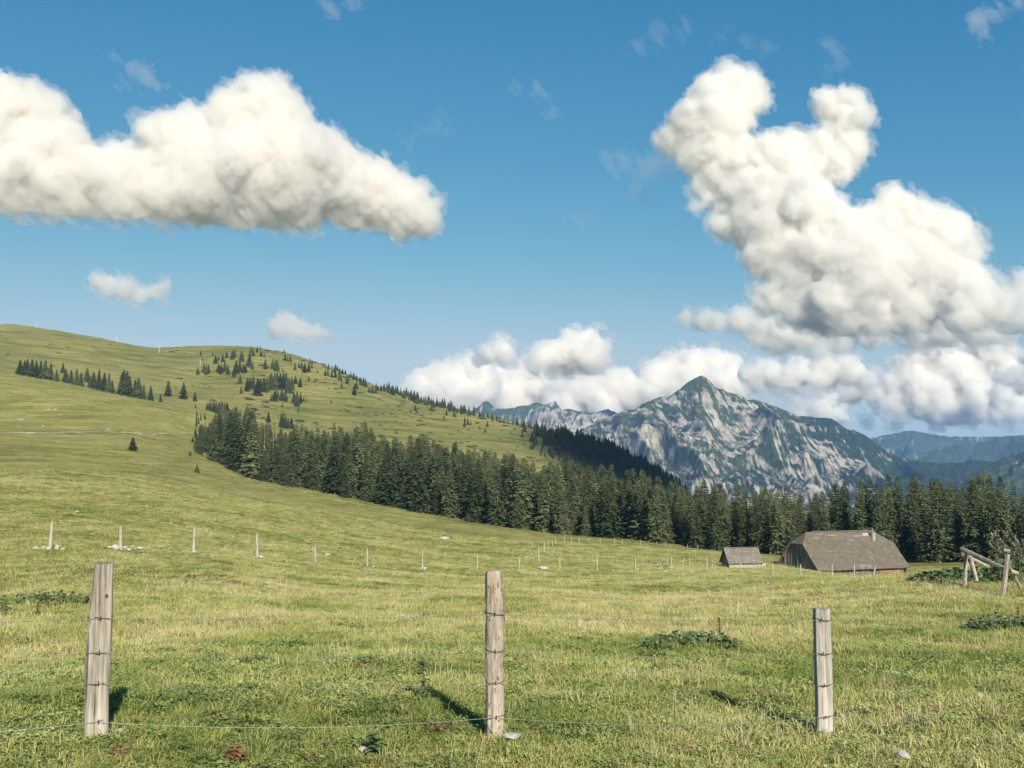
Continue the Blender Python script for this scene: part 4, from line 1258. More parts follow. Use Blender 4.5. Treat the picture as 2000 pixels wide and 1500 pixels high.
# the fence that runs back towards the forest and along its foot
BACK = [(1053, 1066, 1098), (1064, 1058, 1078), (1072, 1056, 1072), (1079, 1053, 1068), (1085, 1050, 1063), (1102, 1047, 1060), (1116, 1048, 1058), (1131, 1049, 1059), (1150, 1050, 1060), (1172, 1050, 1061), (1200, 1050, 1062), (1215, 1052, 1063), (1252, 1054, 1065), (1300, 1058, 1068), (1343, 1063, 1071), (1363, 1063, 1072), (1304, 1090, 1104), (1335, 1087, 1103), (1347, 1087, 1104), (1391, 1093, 1110), (1396, 1095, 1111)]
for k, (px, y0, y1) in enumerate(BACK):
    p = hit(px, y1, gz, 90, 220)
    r = math.hypot(p[0], p[1])
    o = link("fence_post", THIN[k % 4], loc=(p[0], p[1], p[2] - 0.04))
    h = (y1 - y0) * pxm(p)
    o.scale = (1.0, 1.0, h)
    o.rotation_euler = (random.uniform(-.05, .05), random.uniform(-.05, .05), 0)
    lab = ("tiny post in the fence line climbing back towards the forest" if k < 6 else "tiny post in the fence line along the forest foot" if k < 16 else "tiny post beyond the thin fence, left of the hut")
    tag(o, lab, "fence post", ("posts climbing to the forest", "posts along the forest foot", "posts left of the hut")[0 if k < 6 else 1 if k < 16 else 2])

# ------------------------------------------------------------------ barn and hut
def board_material(name, d, m, l, sc=5.0):
    t = NT(name)
    O = t.obj()
    n = t.noise(t.mapping(O, (sc, sc, 0.25)), 1.0, 4, 0.7)
    big = t.noise(O, 0.6, 4, 0.6)
    c = t.ramp(t.math('ADD', t.math('MULTIPLY', n, 0.7), t.math('MULTIPLY', big, 0.3)), [(0.36, d), (0.5, m), (0.64, l)])
    t.bsdf(c, 0.92, t.bump(n, 0.5, 0.03), spec=0.1)
    return t.m
def shingle_material(name, d, m, l, lich):
    t = NT(name)
    O = t.obj()
    br = t.n("TexBrick")
    t.l(t.mapping(O, (1, 1, 1)), br.inputs['Vector'])
    uv = t.n("TexCoord").outputs['UV']
    br2 = t.n("TexBrick"); t.l(uv, br2.inputs['Vector'])
    br2.inputs['Scale'].default_value = 1.0
    br2.inputs['Brick Width'].default_value = 0.28; br2.inputs['Row Height'].default_value = 0.24; br2.inputs['Mortar Size'].default_value = 0.012
    br2.inputs['Color1'].default_value = (*m, 1); br2.inputs['Color2'].default_value = (*l, 1); br2.inputs['Mortar'].default_value = (*[x * 0.55 for x in d], 1)
    n = t.noise(O, 1.3, 6, 0.7)
    c = t.mix(t.ramp(n, [(0.35, 0.75), (0.6, 0.0)]), br2.outputs[0], d)
    f = t.ramp(t.noise(t.mapping(O, (0.35, 0.7, 1.2)), 1.1, 6, 0.72), [(0.58, 0.0), (0.66, 0.75)])
    c = t.mix(f, c, lich)
    t.t.nodes.remove(br)
    t.bsdf(c, 0.9, t.bump(t.math('ADD', br2.outputs[1], n), 0.5, 0.03), spec=0.12)
    return t.m
M_roof = shingle_material("grey_shingles", (0.088, 0.074, 0.056), (0.140, 0.119, 0.091), (0.175, 0.150, 0.117), (0.255, 0.232, 0.185))
M_hutroof = shingle_material("hut_shingles", (0.11, 0.095, 0.08), (0.18, 0.158, 0.132), (0.23, 0.205, 0.175), (0.30, 0.275, 0.23))
M_board = board_material("grey_boards", (0.095, 0.082, 0.068), (0.20, 0.178, 0.15), (0.30, 0.27, 0.23))
M_pale = board_material("pale_boards", (0.20, 0.18, 0.15), (0.32, 0.29, 0.245), (0.42, 0.385, 0.33))
M_orange = board_material("new_larch_boards", (0.16, 0.085, 0.04), (0.23, 0.125, 0.06), (0.29, 0.165, 0.085))
t = NT("dark_stone_base"); t.bsdf(t.ramp(t.noise(t.obj(), 2.5, 4), [(0.4, (0.07, 0.06, 0.05)), (0.6, (0.16, 0.14, 0.12))]), 0.95); M_base = t.m
t = NT("sheet_metal"); t.bsdf((0.30, 0.32, 0.30), 0.5, Metallic=0.3); M_sheet = t.m

def uv_plane(o, u_axis, v_axis):
    me = o.data
    uv = me.uv_layers.new(name="UV")
    u, v = np.array(u_axis), np.array(v_axis)
    for lp in me.loops:
        c = np.array(me.vertices[lp.vertex_index].co)
        uv.data[lp.index].uv = (c @ u, c @ v)

def barn():
    L, W, T = 15.6, 9.5, 22                       # eave length, full width, yaw in degrees
    yaw = math.radians(T)
    corner = at(1599, 1115, 149)                  # the near left corner of the eave
    a = np.array((math.cos(yaw), math.sin(yaw), 0)); b = np.array((math.sin(yaw), -math.cos(yaw), 0))
    c = corner - b * W / 2 + a * L / 2
    ze = corner[2]
    zg = min(gzz(*(c[:2] + a[:2] * sx * L / 2 + b[:2] * sy * W / 2)) for sx in (-1, 1) for sy in (-1, 1)) - 0.3
    root = link("barn", None, loc=(c[0], c[1], ze), rotz=yaw)
    tag(root, "big old alpine barn with steep grey shingled half-hipped roof before the forest", "barn")
    H = 4.95                                      # ridge above the eave; local x along ridge, -y to the viewer
    hw, hl = W / 2, L / 2
    k = 0.68                                      # height fraction where the half hips start
    hipx = 2.3
    e = 0.35                                      # the verge stands out past the gable
    def P(x, y, z): return (x, y, z)
    yk = hw * (1 - k)
    mb = MB()
    mb.slab([P(-hl, -hw, 0), P(hl, -hw, 0), P(hl, -yk, k * H), P(hl - hipx, 0, H), P(-hl + hipx * 0.75, 0, H), P(-hl, -yk, k * H)], 0.16)
    o = mb.build("roof", M_roof, root); uv_plane(o, (1, 0, 0), (0, 0.7, 0.72))
    mb = MB(); mb.slab([P(hl, hw, 0), P(-hl, hw, 0), P(-hl, yk, k * H), P(-hl + hipx * 0.75, 0.003, H), P(hl - hipx, 0.003, H), P(hl, yk, k * H)], 0.16)
    o2 = mb.build("roof", M_roof, root); uv_plane(o2, (1, 0, 0), (0, -0.7, 0.72))
    mb = MB(); mb.slab([P(-hl - 0.003, yk, k * H), P(-hl - 0.003, -yk, k * H), P(-hl + hipx * 0.75, 0, H + 0.003)], 0.14)
    o3 = mb.build("half_hip", M_roof, root); uv_plane(o3, (0, 1, 0), (0.7, 0, 0.72))
    mb = MB(); mb.slab([P(hl + 0.003, -yk, k * H), P(hl + 0.003, yk, k * H), P(hl - hipx, 0, H + 0.003)], 0.14)
    o4 = mb.build("half_hip", M_roof, root); uv_plane(o4, (0, 1, 0), (-0.7, 0, 0.72))
    # ridge capping and verge boards
    mb = MB(); mb.box((0.3, 0, H + 0.05), (L - 2 * hipx, 0.34, 0.06)); mb.build("ridge_cap", M_board, root)
    mb = MB()
    for sx in (-1, 1):
        for sy in (-1, 1):
            p0, p1 = np.array((sx * (hl + 0.02), sy * hw, -0.10)), np.array((sx * (hl + 0.02), sy * yk, k * H - 0.10))
            d = (p1 - p0); n = np.linalg.norm(d)
            rot = Matrix.Rotation(math.atan2(d[2], d[1]), 3, 'X')
            mb.box((p0 + p1) / 2, (0.06, n, 0.2), rot)
    mb.build("verge_board", M_board, root)
    # gable walls of upright boards, two storeys with a drip rail
    for sx in (-1, 1):
        mb = MB()
        xg = sx * (hl - e)
        n = 44
        for i in range(n):
            y0, y1 = -hw * 0.965 + 1.93 * hw * i / n, -hw * 0.965 + 1.93 * hw * (i + 1) / n - 0.012
            def top(y): return max(0.0, min(k * H - 0.12, (hw - abs(y)) / hw * H - 0.22))
            j = 0.025 * ((i * 7) % 3)
            zb = zg - ze
            for (za, zb_, off) in ((zb, -0.2, 0.0), (-0.2, None, 0.05)):
                t0, t1 = (zb_, zb_) if zb_ is not None else (top(y0), top(y1))
                if max(t0, t1) <= za + 0.02: continue
                xf = xg + sx * (j + off)
                V = [(xf, y0, za), (xf, y1, za), (xf, y1, max(t1, za + .01)), (xf, y0, max(t0, za + .01)), (xf - sx * 0.05, y0, za), (xf - sx * 0.05, y1, za), (xf - sx * 0.05, y1, max(t1, za + .01)), (xf - sx * 0.05, y0, max(t0, za + .01))]
                mb.add(V, [(0, 1, 2, 3), (4, 7, 6, 5), (0, 3, 7, 4), (1, 5, 6, 2), (3, 2, 6, 7), (0, 4, 5, 1)])
        g = mb.build("gable_wall", M_board, root)
        mb = MB()
        mb.box((xg + sx * 0.14, 0, -0.02), (0.10, 2 * hw * 0.95, 0.16))
        for y in (-2.9, 0.0, 2.9):
            mb.box((xg + sx * 0.15, y, 1.0), (0.08, 0.14, 2.0))
        mb.build("gable_rail", M_board, g)
    # long walls: dark base, the right end in fresh larch boards
    for sy in (-1, 1):
        mb = MB(); mb.box((0, sy * (hw - 0.75), (zg - ze) / 2 + 0.15), (L - 1.0, 0.3, ze - zg + 0.5)); mb.build("wall", M_base, root)
    mb = MB()
    for i in range(14):
        mb.box((hl - 4.7 + 0.265 * i, -hw + 0.58, (zg - ze) / 2 - 0.12), (0.25, 0.04, (ze - zg) - 0.35))
    mb.build("wall", M_orange, root)["label"] = "fresh orange boards under the eave"
    # chimney on the right of the front slope
    xc, yc = hl - 3.1, -1.05
    zc = H * (1 - abs(yc) / hw)
    mb = MB(); mb.box((xc, yc, zc + 0.2), (0.5, 0.5, 1.3)); mb.box((xc, yc, zc + 0.88), (0.64, 0.64, 0.07))
    ch = mb.build("chimney", M_sheet, o)
    mb = MB(); mb.tube([(xc - .06, yc, zc + 0.9), (xc - .06, yc, zc + 1.5)], 0.05, 10); mb.build("flue_pipe", M_sheet, ch)
    if False: pass
    # a few loose repair boards on the slope
    mb = MB()
    mb.box((xc - 0.9, -0.55, H * (1 - 0.55 / hw) + 0.05), (1.0, 0.5, 0.05), Matrix.Rotation(0.8, 3, 'X')); 
    mb.build("patch", M_pale, root)
    return root
barn()

def hut():
    L, W, yaw = 4.25, 3.0, math.radians(10)
    corner = at(1423, 1101, 124)
    a = np.array((math.cos(yaw), math.sin(yaw), 0)); b = np.array((math.sin(yaw), -math.cos(yaw), 0))
    c = corner - b * W / 2 + a * L / 2
    ze = corner[2]; hl, hw, H = L / 2, W / 2, 1.70
    zg = gzz(c[0], c[1]) - 0.35 - ze
    zg = min(zg, -0.9)
    root = link("hut", None, loc=(c[0], c[1], ze), rotz=yaw)
    tag(root, "small grey wooden hut with a plain gabled roof left of the barn", "hut")
    for s in (-1, 1):
        mb = MB()
        pts = [(-hl, -hw, 0), (hl, -hw, 0), (hl, 0, H), (-hl, 0, H)] if s < 0 else [(hl, hw, 0), (-hl, hw, 0), (-hl, 0.004, H), (hl, 0.004, H)]
        mb.slab(pts, 0.10)
        o = mb.build("roof", M_hutroof, root); uv_plane(o, (1, 0, 0), (0, -s * 0.7, 0.7))
    mb = MB(); mb.box((0, 0, H + 0.03), (L + 0.04, 0.2, 0.05)); mb.build("ridge_cap", M_board, root)
    mb = MB()
    for i in range(20):
        x0 = -hl + 0.22 + (L - 0.44) * i / 20
        mb.box((x0 + 0.095, -hw + 0.28, zg / 2 + 0.08), (0.18, 0.04, -zg + 0.16 + 0.0), m=0)
    mb.build("front_wall", M_pale, root)
    mb = MB()
    for x in (-hl + 0.22, hl - 0.62):
        mb.box((x, -hw + 0.22, zg / 2), (0.12, 0.12, -zg))
    mb.build("corner_post", M_rail, root)
    mb = MB(); mb.box((0, hw - 0.28, zg / 2), (L - 0.44, 0.06, -zg)); mb.build("back_wall", M_board, root)
    for sx in (-1, 1):
        mb = MB()
        x = sx * (hl - 0.22)
        for i in range(13):
            y0 = -hw + 0.30 + (W - 0.6) * i / 13; y1 = y0 + (W - 0.6) / 13 - 0.01
            t0, t1 = (H * (1 - abs(y) / hw) - 0.14 for y in (y0, y1))
            mb.add([(x, y0, zg), (x, y1, zg), (x, y1, t1), (x, y0, t0), (x - sx * .04, y0, zg), (x - sx * .04, y1, zg), (x - sx * .04, y1, t1), (x - sx * .04, y0, t0)], [(0, 1, 2, 3), (4, 7, 6, 5), (0, 3, 7, 4), (1, 5, 6, 2), (3, 2, 6, 7), (0, 4, 5, 1)])
        mb.build("gable_wall", M_board, root)
    mb = MB(); mb.box((hl + 0.12, -hw + 0.5, -0.22), (0.55, 0.4, 0.35)); mb.build("trough", M_pale, root)
hut()

# ------------------------------------------------------------------ broken rail fence at the right
def rail_fence():
    base = hit(1884, 1145, gz, 20, 80)
    root = link("broken_fence", None, loc=tuple(base))
    tag(root, "broken wooden fence of leaning posts, braces and slanting rails at right", "fence")
    r1 = math.hypot(base[0], base[1])
    pb = hit(1959, 1166, gz, 15, 60); r2 = math.hypot(pb[0], pb[1])
    def rel(px, py, r): return at(px, py, r) - base
    def wood(name, pts, rad, square=True, mat=M_rail):
        mb = MB(); mb.tube(pts, rad, 6); return mb.build(name, mat, root)
    A0, A1 = rel(1884, 1149, r1), rel(1887, 1075, r1)
    wood("post", [A0, (A0 + A1) / 2 + .01, A1], [.07, .065, .06])
    wood("brace", [rel(1894, 1082, r1 + .15), rel(1908.5, 1136, r1 - 0.3)], [.06, .055])
    wood("brace", [rel(1888, 1096, r1 + .12), rel(1907, 1134, r1 - .2)], [.05, .05])
    B0, B1 = rel(1957.5, 1170, r2), rel(1968.5, 1083, r2)
    wood("post", [B0, (B0 + B1) / 2 + np.array((.01, 0, 0)), B1], [.085, .075, .068], mat=M_plank)
    wood("cap", [rel(1961, 1074, r2), rel(1973, 1077, r2)], [.05, .055], mat=M_plank)
    wood("rail", [rel(1878, 1072, r1 + .2), rel(1962, 1111, r2 + .25), rel(1989, 1120, r2 + .4)], [.07, .065, .055])
    wood("rail", [rel(1880, 1082, r1 + .3), rel(1931, 1107, r1 + 1.2)], [.06, .055])
    wood("brace", [rel(1970, 1105, r2 + .1), rel(1993, 1148, r2 + 1.0)], [.05, .045])
rail_fence()

# ------------------------------------------------------------------ leafy plants
def leaf(mb, c, d, size, rg, droop=0.5, wide=0.75, m=0):
    """a broad leaf blade from c in direction d, cupped along its rib"""
    d = np.array(d, float); d /= np.linalg.norm(d)
    side = np.cross(d, (0, 0, 1.0)); side /= np.linalg.norm(side) + 1e-9
    up = np.cross(side, d)
    V = []
    prof = (0.25, 0.85, 1.0, 0.72, 0.0)
    for k, w in enumerate(prof):
        u = k / 4
        mid = c + d * size * u - np.array((0, 0, 1.0)) * droop * size * u * u
        ww = size * wide * 0.5 * w
        lift = up * ww * (0.30 + 0.15 * rg.normal())
        V += [mid - side * ww + lift, mid, mid + side * ww + lift]
    Fc = []
    for k in range(4):
        a = 3 * k
        Fc += [(a, a + 1, a + 4, a + 3), (a + 1, a + 2, a + 5, a + 4)]
    mb.add(V, Fc, m)

def leaf_patch(name, label, cat, px0, px1, py0, py1, n, size, hgt, seed, stalk=None, near=3, far=120, dens=None):
    rg = np.random.default_rng(seed)
    c = hit((px0 + px1) / 2, py1, gz, near, far)
    root = link(name, None, loc=tuple(c)); tag(root, label, cat)
    mb = MB()
    for _ in range(n):
        u = rg.uniform(-1, 1); v = rg.uniform(-1, 1)
        px = (px0 + px1) / 2 + u * (px1 - px0) / 2
        py = py1 - (py1 - py0) * 0.45 * (v * 0.5 + 0.5) * (1 - 0.5 * u * u)
        p = hit(px, py, gz, near, far, 260)
        a = rg.uniform(0, 6.28)
        h = hgt * rg.uniform(0.25, 1.0) * (1 - 0.55 * u * u)
        d = np.array((math.cos(a), math.sin(a), rg.uniform(0.1, 1.5)))
        q = np.array((p[0], p[1], p[2] + h)) - c
        leaf(mb, q, d, size * rg.uniform(0.6, 1.2), rg, rg.uniform(0.2, 0.9), rg.uniform(0.6, 0.95))
        mb.tube([np.array((p[0], p[1], p[2] - .02)) - c, q], 0.008 * size / 0.2, 4)
    mb.build("leaves", M_dock, root)
    if stalk:
        px, y0, y1 = stalk
        p = hit(px, y1, gz, near, far); s = pxm(p)
        mb = MB()
        H = (y1 - y0) * s
        q = p - c
        mb.tube([q, q + np.array((0.02, 0, H))], [.006, .003], 5)
        for k in range(90):
            z = H * rg.uniform(0.3, 1.0); a = rg.uniform(0, 6.28)
            rr = 0.03 * (1.15 - z / H)
            leaf(mb, q + np.array((rr * math.cos(a) * .5, rr * math.sin(a) * .5, z)), (math.cos(a), math.sin(a), .9), 0.03, rg, 0.1, 0.7)
        mb.build("seed_stalk", M_seed, root)
    return root
leaf_patch("dock_plant", "dark broad-leaved dock clump with a rusty seed stalk, left of the square timber post", "plant", 1258, 1442, 1236, 1272, 190, 0.125, 0.20, 41, stalk=(1405, 1208, 1252), near=8)
leaf_patch("dock_plant", "dark broad-leaved dock clump at the right edge below the broken fence", "plant", 1878, 2030, 1206, 1236, 170, 0.14, 0.22, 42, stalk=(1989, 1185, 1222), near=8)
leaf_patch("dock_plant", "dense green dock patch on the meadow behind the wide plank post", "plant", 30, 178, 1154, 1184, 240, 0.12, 0.20, 43, near=12)
leaf_patch("butterbur_patch", "long low bank of big dark leaves behind the broken wooden fence", "plant", 1780, 1985, 1116, 1140, 260, 0.32, 0.35, 44, near=22)
leaf_patch("butterbur_patch", "tall mound of big green leaves under the bush at the right edge", "plant", 1910, 2060, 1098, 1138, 190, 0.45, 0.75, 45, near=22)
leaf_patch("dock_plant", "small dark leafy plant at the far left edge of the meadow", "plant", -14, 24, 1180, 1206, 24, 0.16, 0.30, 46, near=8)
leaf_patch("dock_plant", "low dark leaves beside the thin fence left of the hut", "plant", 1282, 1306, 1104, 1112, 14, 0.30, 0.35, 47, near=30)

def thistle(px, y0, y1, label, brown=False, seed=0):
    rg = np.random.default_rng(seed + 60)
    p = hit(px, y1, gz, 3, 60); s = pxm(p)
    H = (y1 - y0) * s * 1.15
    root = link("thistle", None, loc=tuple(p)); tag(root, label, "plant")
    mb = MB(); mb.tube([(0, 0, -.02), (0.01, 0, H * .5), (0, 0, H)], [.009, .008, .005], 5); mb.build("stem", M_dock if not brown else M_seed, root)
    mb = MB()
    for k in range(46):
        z = H * rg.uniform(0.08, 1.0); a = rg.uniform(0, 6.28)
        leaf(mb, np.array((0, 0, z)), (math.cos(a), math.sin(a), rg.uniform(0.1, 0.8)), rg.uniform(.05, .115) * (1.2 - .5 * z / H), rg, 0.4, 0.42)
    mb.build("leaves", M_dock if not brown else M_seed, root)
thistle(825, 1300, 1372, "single upright dark thistle in the grass left of the log post", seed=1)
thistle(731, 1440, 1476, "short dark thistle right beside the pale stone pair", seed=2)
thistle(458, 1466, 1492, "withered brownish thistle in the short grass at the bottom left", True, 3)
thistle(72, 1180, 1204, "little dark weed standing in the meadow left of the plank post", seed=4)

# ------------------------------------------------------------------ the silvery bush at the right edge
def bush():
    rg = np.random.default_rng(77)
    p = hit(2012, 1128, gz, 25, 80); s = pxm(p)
    root = link("willow_bush", None, loc=tuple(p)); tag(root, "silvery willow bush cut off by the right edge, above big leaves", "bush")
    mbs, mbl = MB(), MB()
    for k in range(70):
        a = rg.uniform(0, 6.28); e = rg.uniform(0.5, 1.35)
        L = rg.uniform(60, 112) * s
        d = np.array((math.cos(a) * math.cos(e), math.sin(a) * math.cos(e), math.sin(e)))
        pts = [np.array((0, 0, 0.05)) + d * L * u + np.array((math.cos(a), math.sin(a), 0)) * 0.15 * L * u * u for u in np.linspace(0, 1, 6)]
        mbs.tube(pts, [0.014, .011, .009, .007, .005, .003], 4)
        for _ in range(34):
            u = rg.uniform(0.3, 1.0)
            i = min(4, int(u * 5)); q = pts[i] + (pts[i + 1] - pts[i]) * (u * 5 - i)
            v = d + rg.normal(size=3) * 0.55
            leaf(mbl, q, v, rg.uniform(.10, .19), rg, 0.15, 0.26)
    mbs.build("stems", M_bark, root)
    mbl.build("leaves", leaf_material("willow_leaf", (0.10, 0.11, 0.06), (0.22, 0.22, 0.14), (0.40, 0.38, 0.27)), root)
bush()

# ------------------------------------------------------------------ cattle far up the slope, and the white poles on the crest
def cow_mesh():
    me = bpy.data.meshes.new("cow")
    J = [(0, 0, 1.05, .30), (-.75, 0, 1.08, .33), (.55, 0, 1.10, .30), (.95, 0, 1.18, .20), (1.25, 0, .95, .14), (1.55, 0, .72, .11),
         (.50, .22, .95, .13), (.50, .22, .5, .075), (.50, .22, .04, .06), (.50, -.22, .95, .13), (.50, -.22, .5, .075), (.50, -.22, .04, .06),
         (-.80, .20, .90, .17), (-.72, .2, .62, .10), (-.85, .2, .40, .07), (-.82, .2, .04, .06), (-.80, -.20, .90, .17), (-.72, -.2, .62, .10), (-.85, -.2, .40, .07), (-.82, -.2, .04, .06),
         (-1.1, 0, 1.12, .06), (-1.16, 0, .6, .035), (1.15, .18, 1.06, .04), (1.15, -.18, 1.06, .04)]
    E = [(0, 1), (0, 2), (2, 3), (3, 4), (4, 5), (2, 6), (6, 7), (7, 8), (2, 9), (9, 10), (10, 11), (1, 12), (12, 13), (13, 14), (14, 15), (1, 16), (16, 17), (17, 18), (18, 19), (1, 20), (20, 21), (4, 22), (4, 23)]
    me.from_pydata([j[:3] for j in J], E, [])
    o = bpy.data.objects.new("cow", me); COL.objects.link(o)
    md = o.modifiers.new("skin", 'SKIN'); o.modifiers.new("sub", 'SUBSURF').levels = 1
    for v, j in zip(me.skin_vertices[0].data, J):
        v.radius = (j[3], j[3])
    me.skin_vertices[0].data[0].use_root = True
    dg = bpy.context.evaluated_depsgraph_get()
    out = bpy.data.meshes.new_from_object(o.evaluated_get(dg))
    bpy.data.objects.remove(o)
    t = NT("cow_hide")
    c = t.ramp(t.noise(t.obj(), 1.4, 2, 0.5), [(0.46, (0.42, 0.36, 0.25)), (0.52, (0.28, 0.18, 0.10))])
    t.bsdf(c, 0.85)
    out.materials.clear(); out.materials.append(t.m)
    for p in out.polygons: p.use_smooth = True
    return out
COW = cow_mesh()
for k, (zx, zy) in enumerate(((175, 1060), (195, 1062), (240, 988), (330, 942), (430, 975), (447, 972), (515, 970), (560, 1018), (395, 1128), (1118, 1140), (1262, 1122), (1000, 1158), (1297, 1198), (1345, 1192), (1430, 1206), (25, 205))):
    px, py = zx / 4.762, 600 + zy / 4.762
    p = hit(px, py, hz if py < 700 else gz, 200 if py > 700 else 600, 1100 if py < 700 else 540)
    o = link("cow", COW, loc=(p[0], p[1], p[2] - 0.03), rotz=random.uniform(0, 6.28)); o.scale = (0.62,) * 3
    if k == 15: lab = "tiny white cow alone on the crest at the left edge"
    elif k in (12, 13, 14): lab = "tiny pale cow just below the pale track, above the lone spruce"
    elif k in (9, 10, 11): lab = "tiny reddish cow just above the pale track's middle"
    else: lab = "tiny pale cow grazing on the slope at left, above the pale track"
    tag(o, lab, "cow", "cattle grazing on the far slope")
for px, py, h, lab in ((70.5, 640, 11, "tallest thin white pole on the crest near the left edge"), (147, 651, 10, "second thin white pole on the crest from the left"), (228, 668, 10, "third thin white pole on the crest from the left"), (311, 690, 14, "white pole just below the saddle, left of the hilltop trees"), (391, 715, 13, "slim white pole on the hillside below the hilltop, beside small spruces")):
    p = hit(px, py, hz, 600, 1200)
    H = h * pxm(p)
    root = link("marker_pole", None, loc=tuple(p)); tag(root, lab, "pole")
    mb = MB(); mb.tube([(0, 0, -.3), (0, 0, H)], [.10, .08], 8)
    t = bpy.data.materials.get("pole_paint")
    if not t:
        q = NT("pole_paint"); q.bsdf((0.75, 0.75, 0.72), 0.5); t = q.m
    mb.build("pole", t, root)
    mb = MB(); mb.tube([(-.4, 0, H * .93), (.4, 0, H * .93)], .05, 6); mb.build("crossbar", t, root)
# ------------------------------------------------------------------ grass
def grass_material(name, stops):
    t = NT(name)
    a = t.n("Attribute", attribute_type='INSTANCER', attribute_name="tint").outputs['Fac']
    n = t.noise(t.obj(), 14.0, 2, 0.6)
    f = t.math('ADD', a, t.math('MULTIPLY', t.math('SUBTRACT', n, 0.5), 0.5))
    col = t.ramp(f, stops)
    d = t.n("BsdfDiffuse"); tr = t.n("BsdfTranslucent"); mx = t.n("MixShader"); mx.inputs[0].default_value = 0.3
    t.l(col, d.inputs[0]); t.l(col, tr.inputs[0]); t.l(d.outputs[0], mx.inputs[1]); t.l(tr.outputs[0], mx.inputs[2])
    t.l(mx.outputs[0], t.out.inputs[0])
    return t.m
M_blade = grass_material("grass_blade", [(0.0, (0.140, 0.185, 0.050)), (0.35, (0.285, 0.320, 0.095)), (0.65, (0.430, 0.410, 0.150)), (1.0, (0.56, 0.505, 0.25))])
M_straw = grass_material("straw_stalk", [(0.0, (0.28, 0.245, 0.12)), (0.5, (0.43, 0.375, 0.20)), (1.0, (0.58, 0.51, 0.32))])
M_herb = grass_material("herb_leaf", [(0.0, (0.110, 0.165, 0.048)), (0.5, (0.290, 0.350, 0.115)), (1.0, (0.45, 0.475, 0.19))])
def tuft(seed, n, h0, h1, spread, wid, lean, mat):
    rg = np.random.default_rng(seed)
    V, T = [], []
    for _ in range(n):
        a, rr = rg.uniform(0, 6.28), spread * math.sqrt(rg.random())
        b = np.array((rr * math.cos(a), rr * math.sin(a), -0.01))
        h = rg.uniform(h0, h1)
        l = np.array((math.cos(a + rg.normal(0, .8)), math.sin(a + rg.normal(0, .8)), 0)) * h * lean * rg.uniform(0.3, 1.3)
        sd = rg.normal(size=3); sd[2] = 0; sd /= np.linalg.norm(sd); w = sd * wid * rg.uniform(0.7, 1.3)
        m = b + l * 0.35 + np.array((0, 0, h * 0.6)); tip = b + l + np.array((0, 0, h * (1 - 0.25 * lean)))
        i = len(V)
        V += [b - w, b + w, m + w * .8, m - w * .8, tip]
        T += [(i, i + 1, i + 2), (i, i + 2, i + 3), (i + 3, i + 2, i + 4)]
    return mesh_from("tuft", V, T, [mat], smooth=False)
M_dead = grass_material("withered_leaf", [(0.0, (0.20, 0.12, 0.06)), (0.5, (0.33, 0.22, 0.11)), (1.0, (0.45, 0.34, 0.18))])
def herb(seed, n, h1, spread, size, mat=None):
    rg = np.random.default_rng(seed)
    V, T = [], []
    for _ in range(n):
        a, rr = rg.uniform(0, 6.28), spread * math.sqrt(rg.random())
        c = np.array((rr * math.cos(a), rr * math.sin(a), rg.uniform(0.01, h1)))
        b = rg.uniform(0, 6.28); d = np.array((math.cos(b), math.sin(b), rg.uniform(-.2, .6))); s = np.array((-math.sin(b), math.cos(b), rg.normal(0, .3)))
        q = size * rg.uniform(.6, 1.3); i = len(V)
        V += [c, c + d * q * .5 + s * q * .38, c + d * q, c + d * q * .5 - s * q * .38]
        T += [(i, i + 1, i + 2), (i, i + 2, i + 3)]
    return mesh_from("herb", V, T, [mat or M_herb], smooth=False)
PROTOS = [tuft(1, 80, .015, .045, .12, .0024, 1.0, M_blade), tuft(2, 76, .02, .06, .12, .0022, 1.2, M_blade), tuft(3, 56, .03, .08, .11, .0024, 1.0, M_blade),
          herb(4, 110, .035, .13, .017), herb(5, 80, .05, .12, .025), tuft(6, 7, .12, .30, .10, .0013, .45, M_straw), tuft(7, 34, .04, .12, .10, .0020, .9, M_straw), tuft(8, 40, .06, .14, .10, .0026, 1.0, M_blade), herb(9, 60, .045, .07, .022, M_dead)]
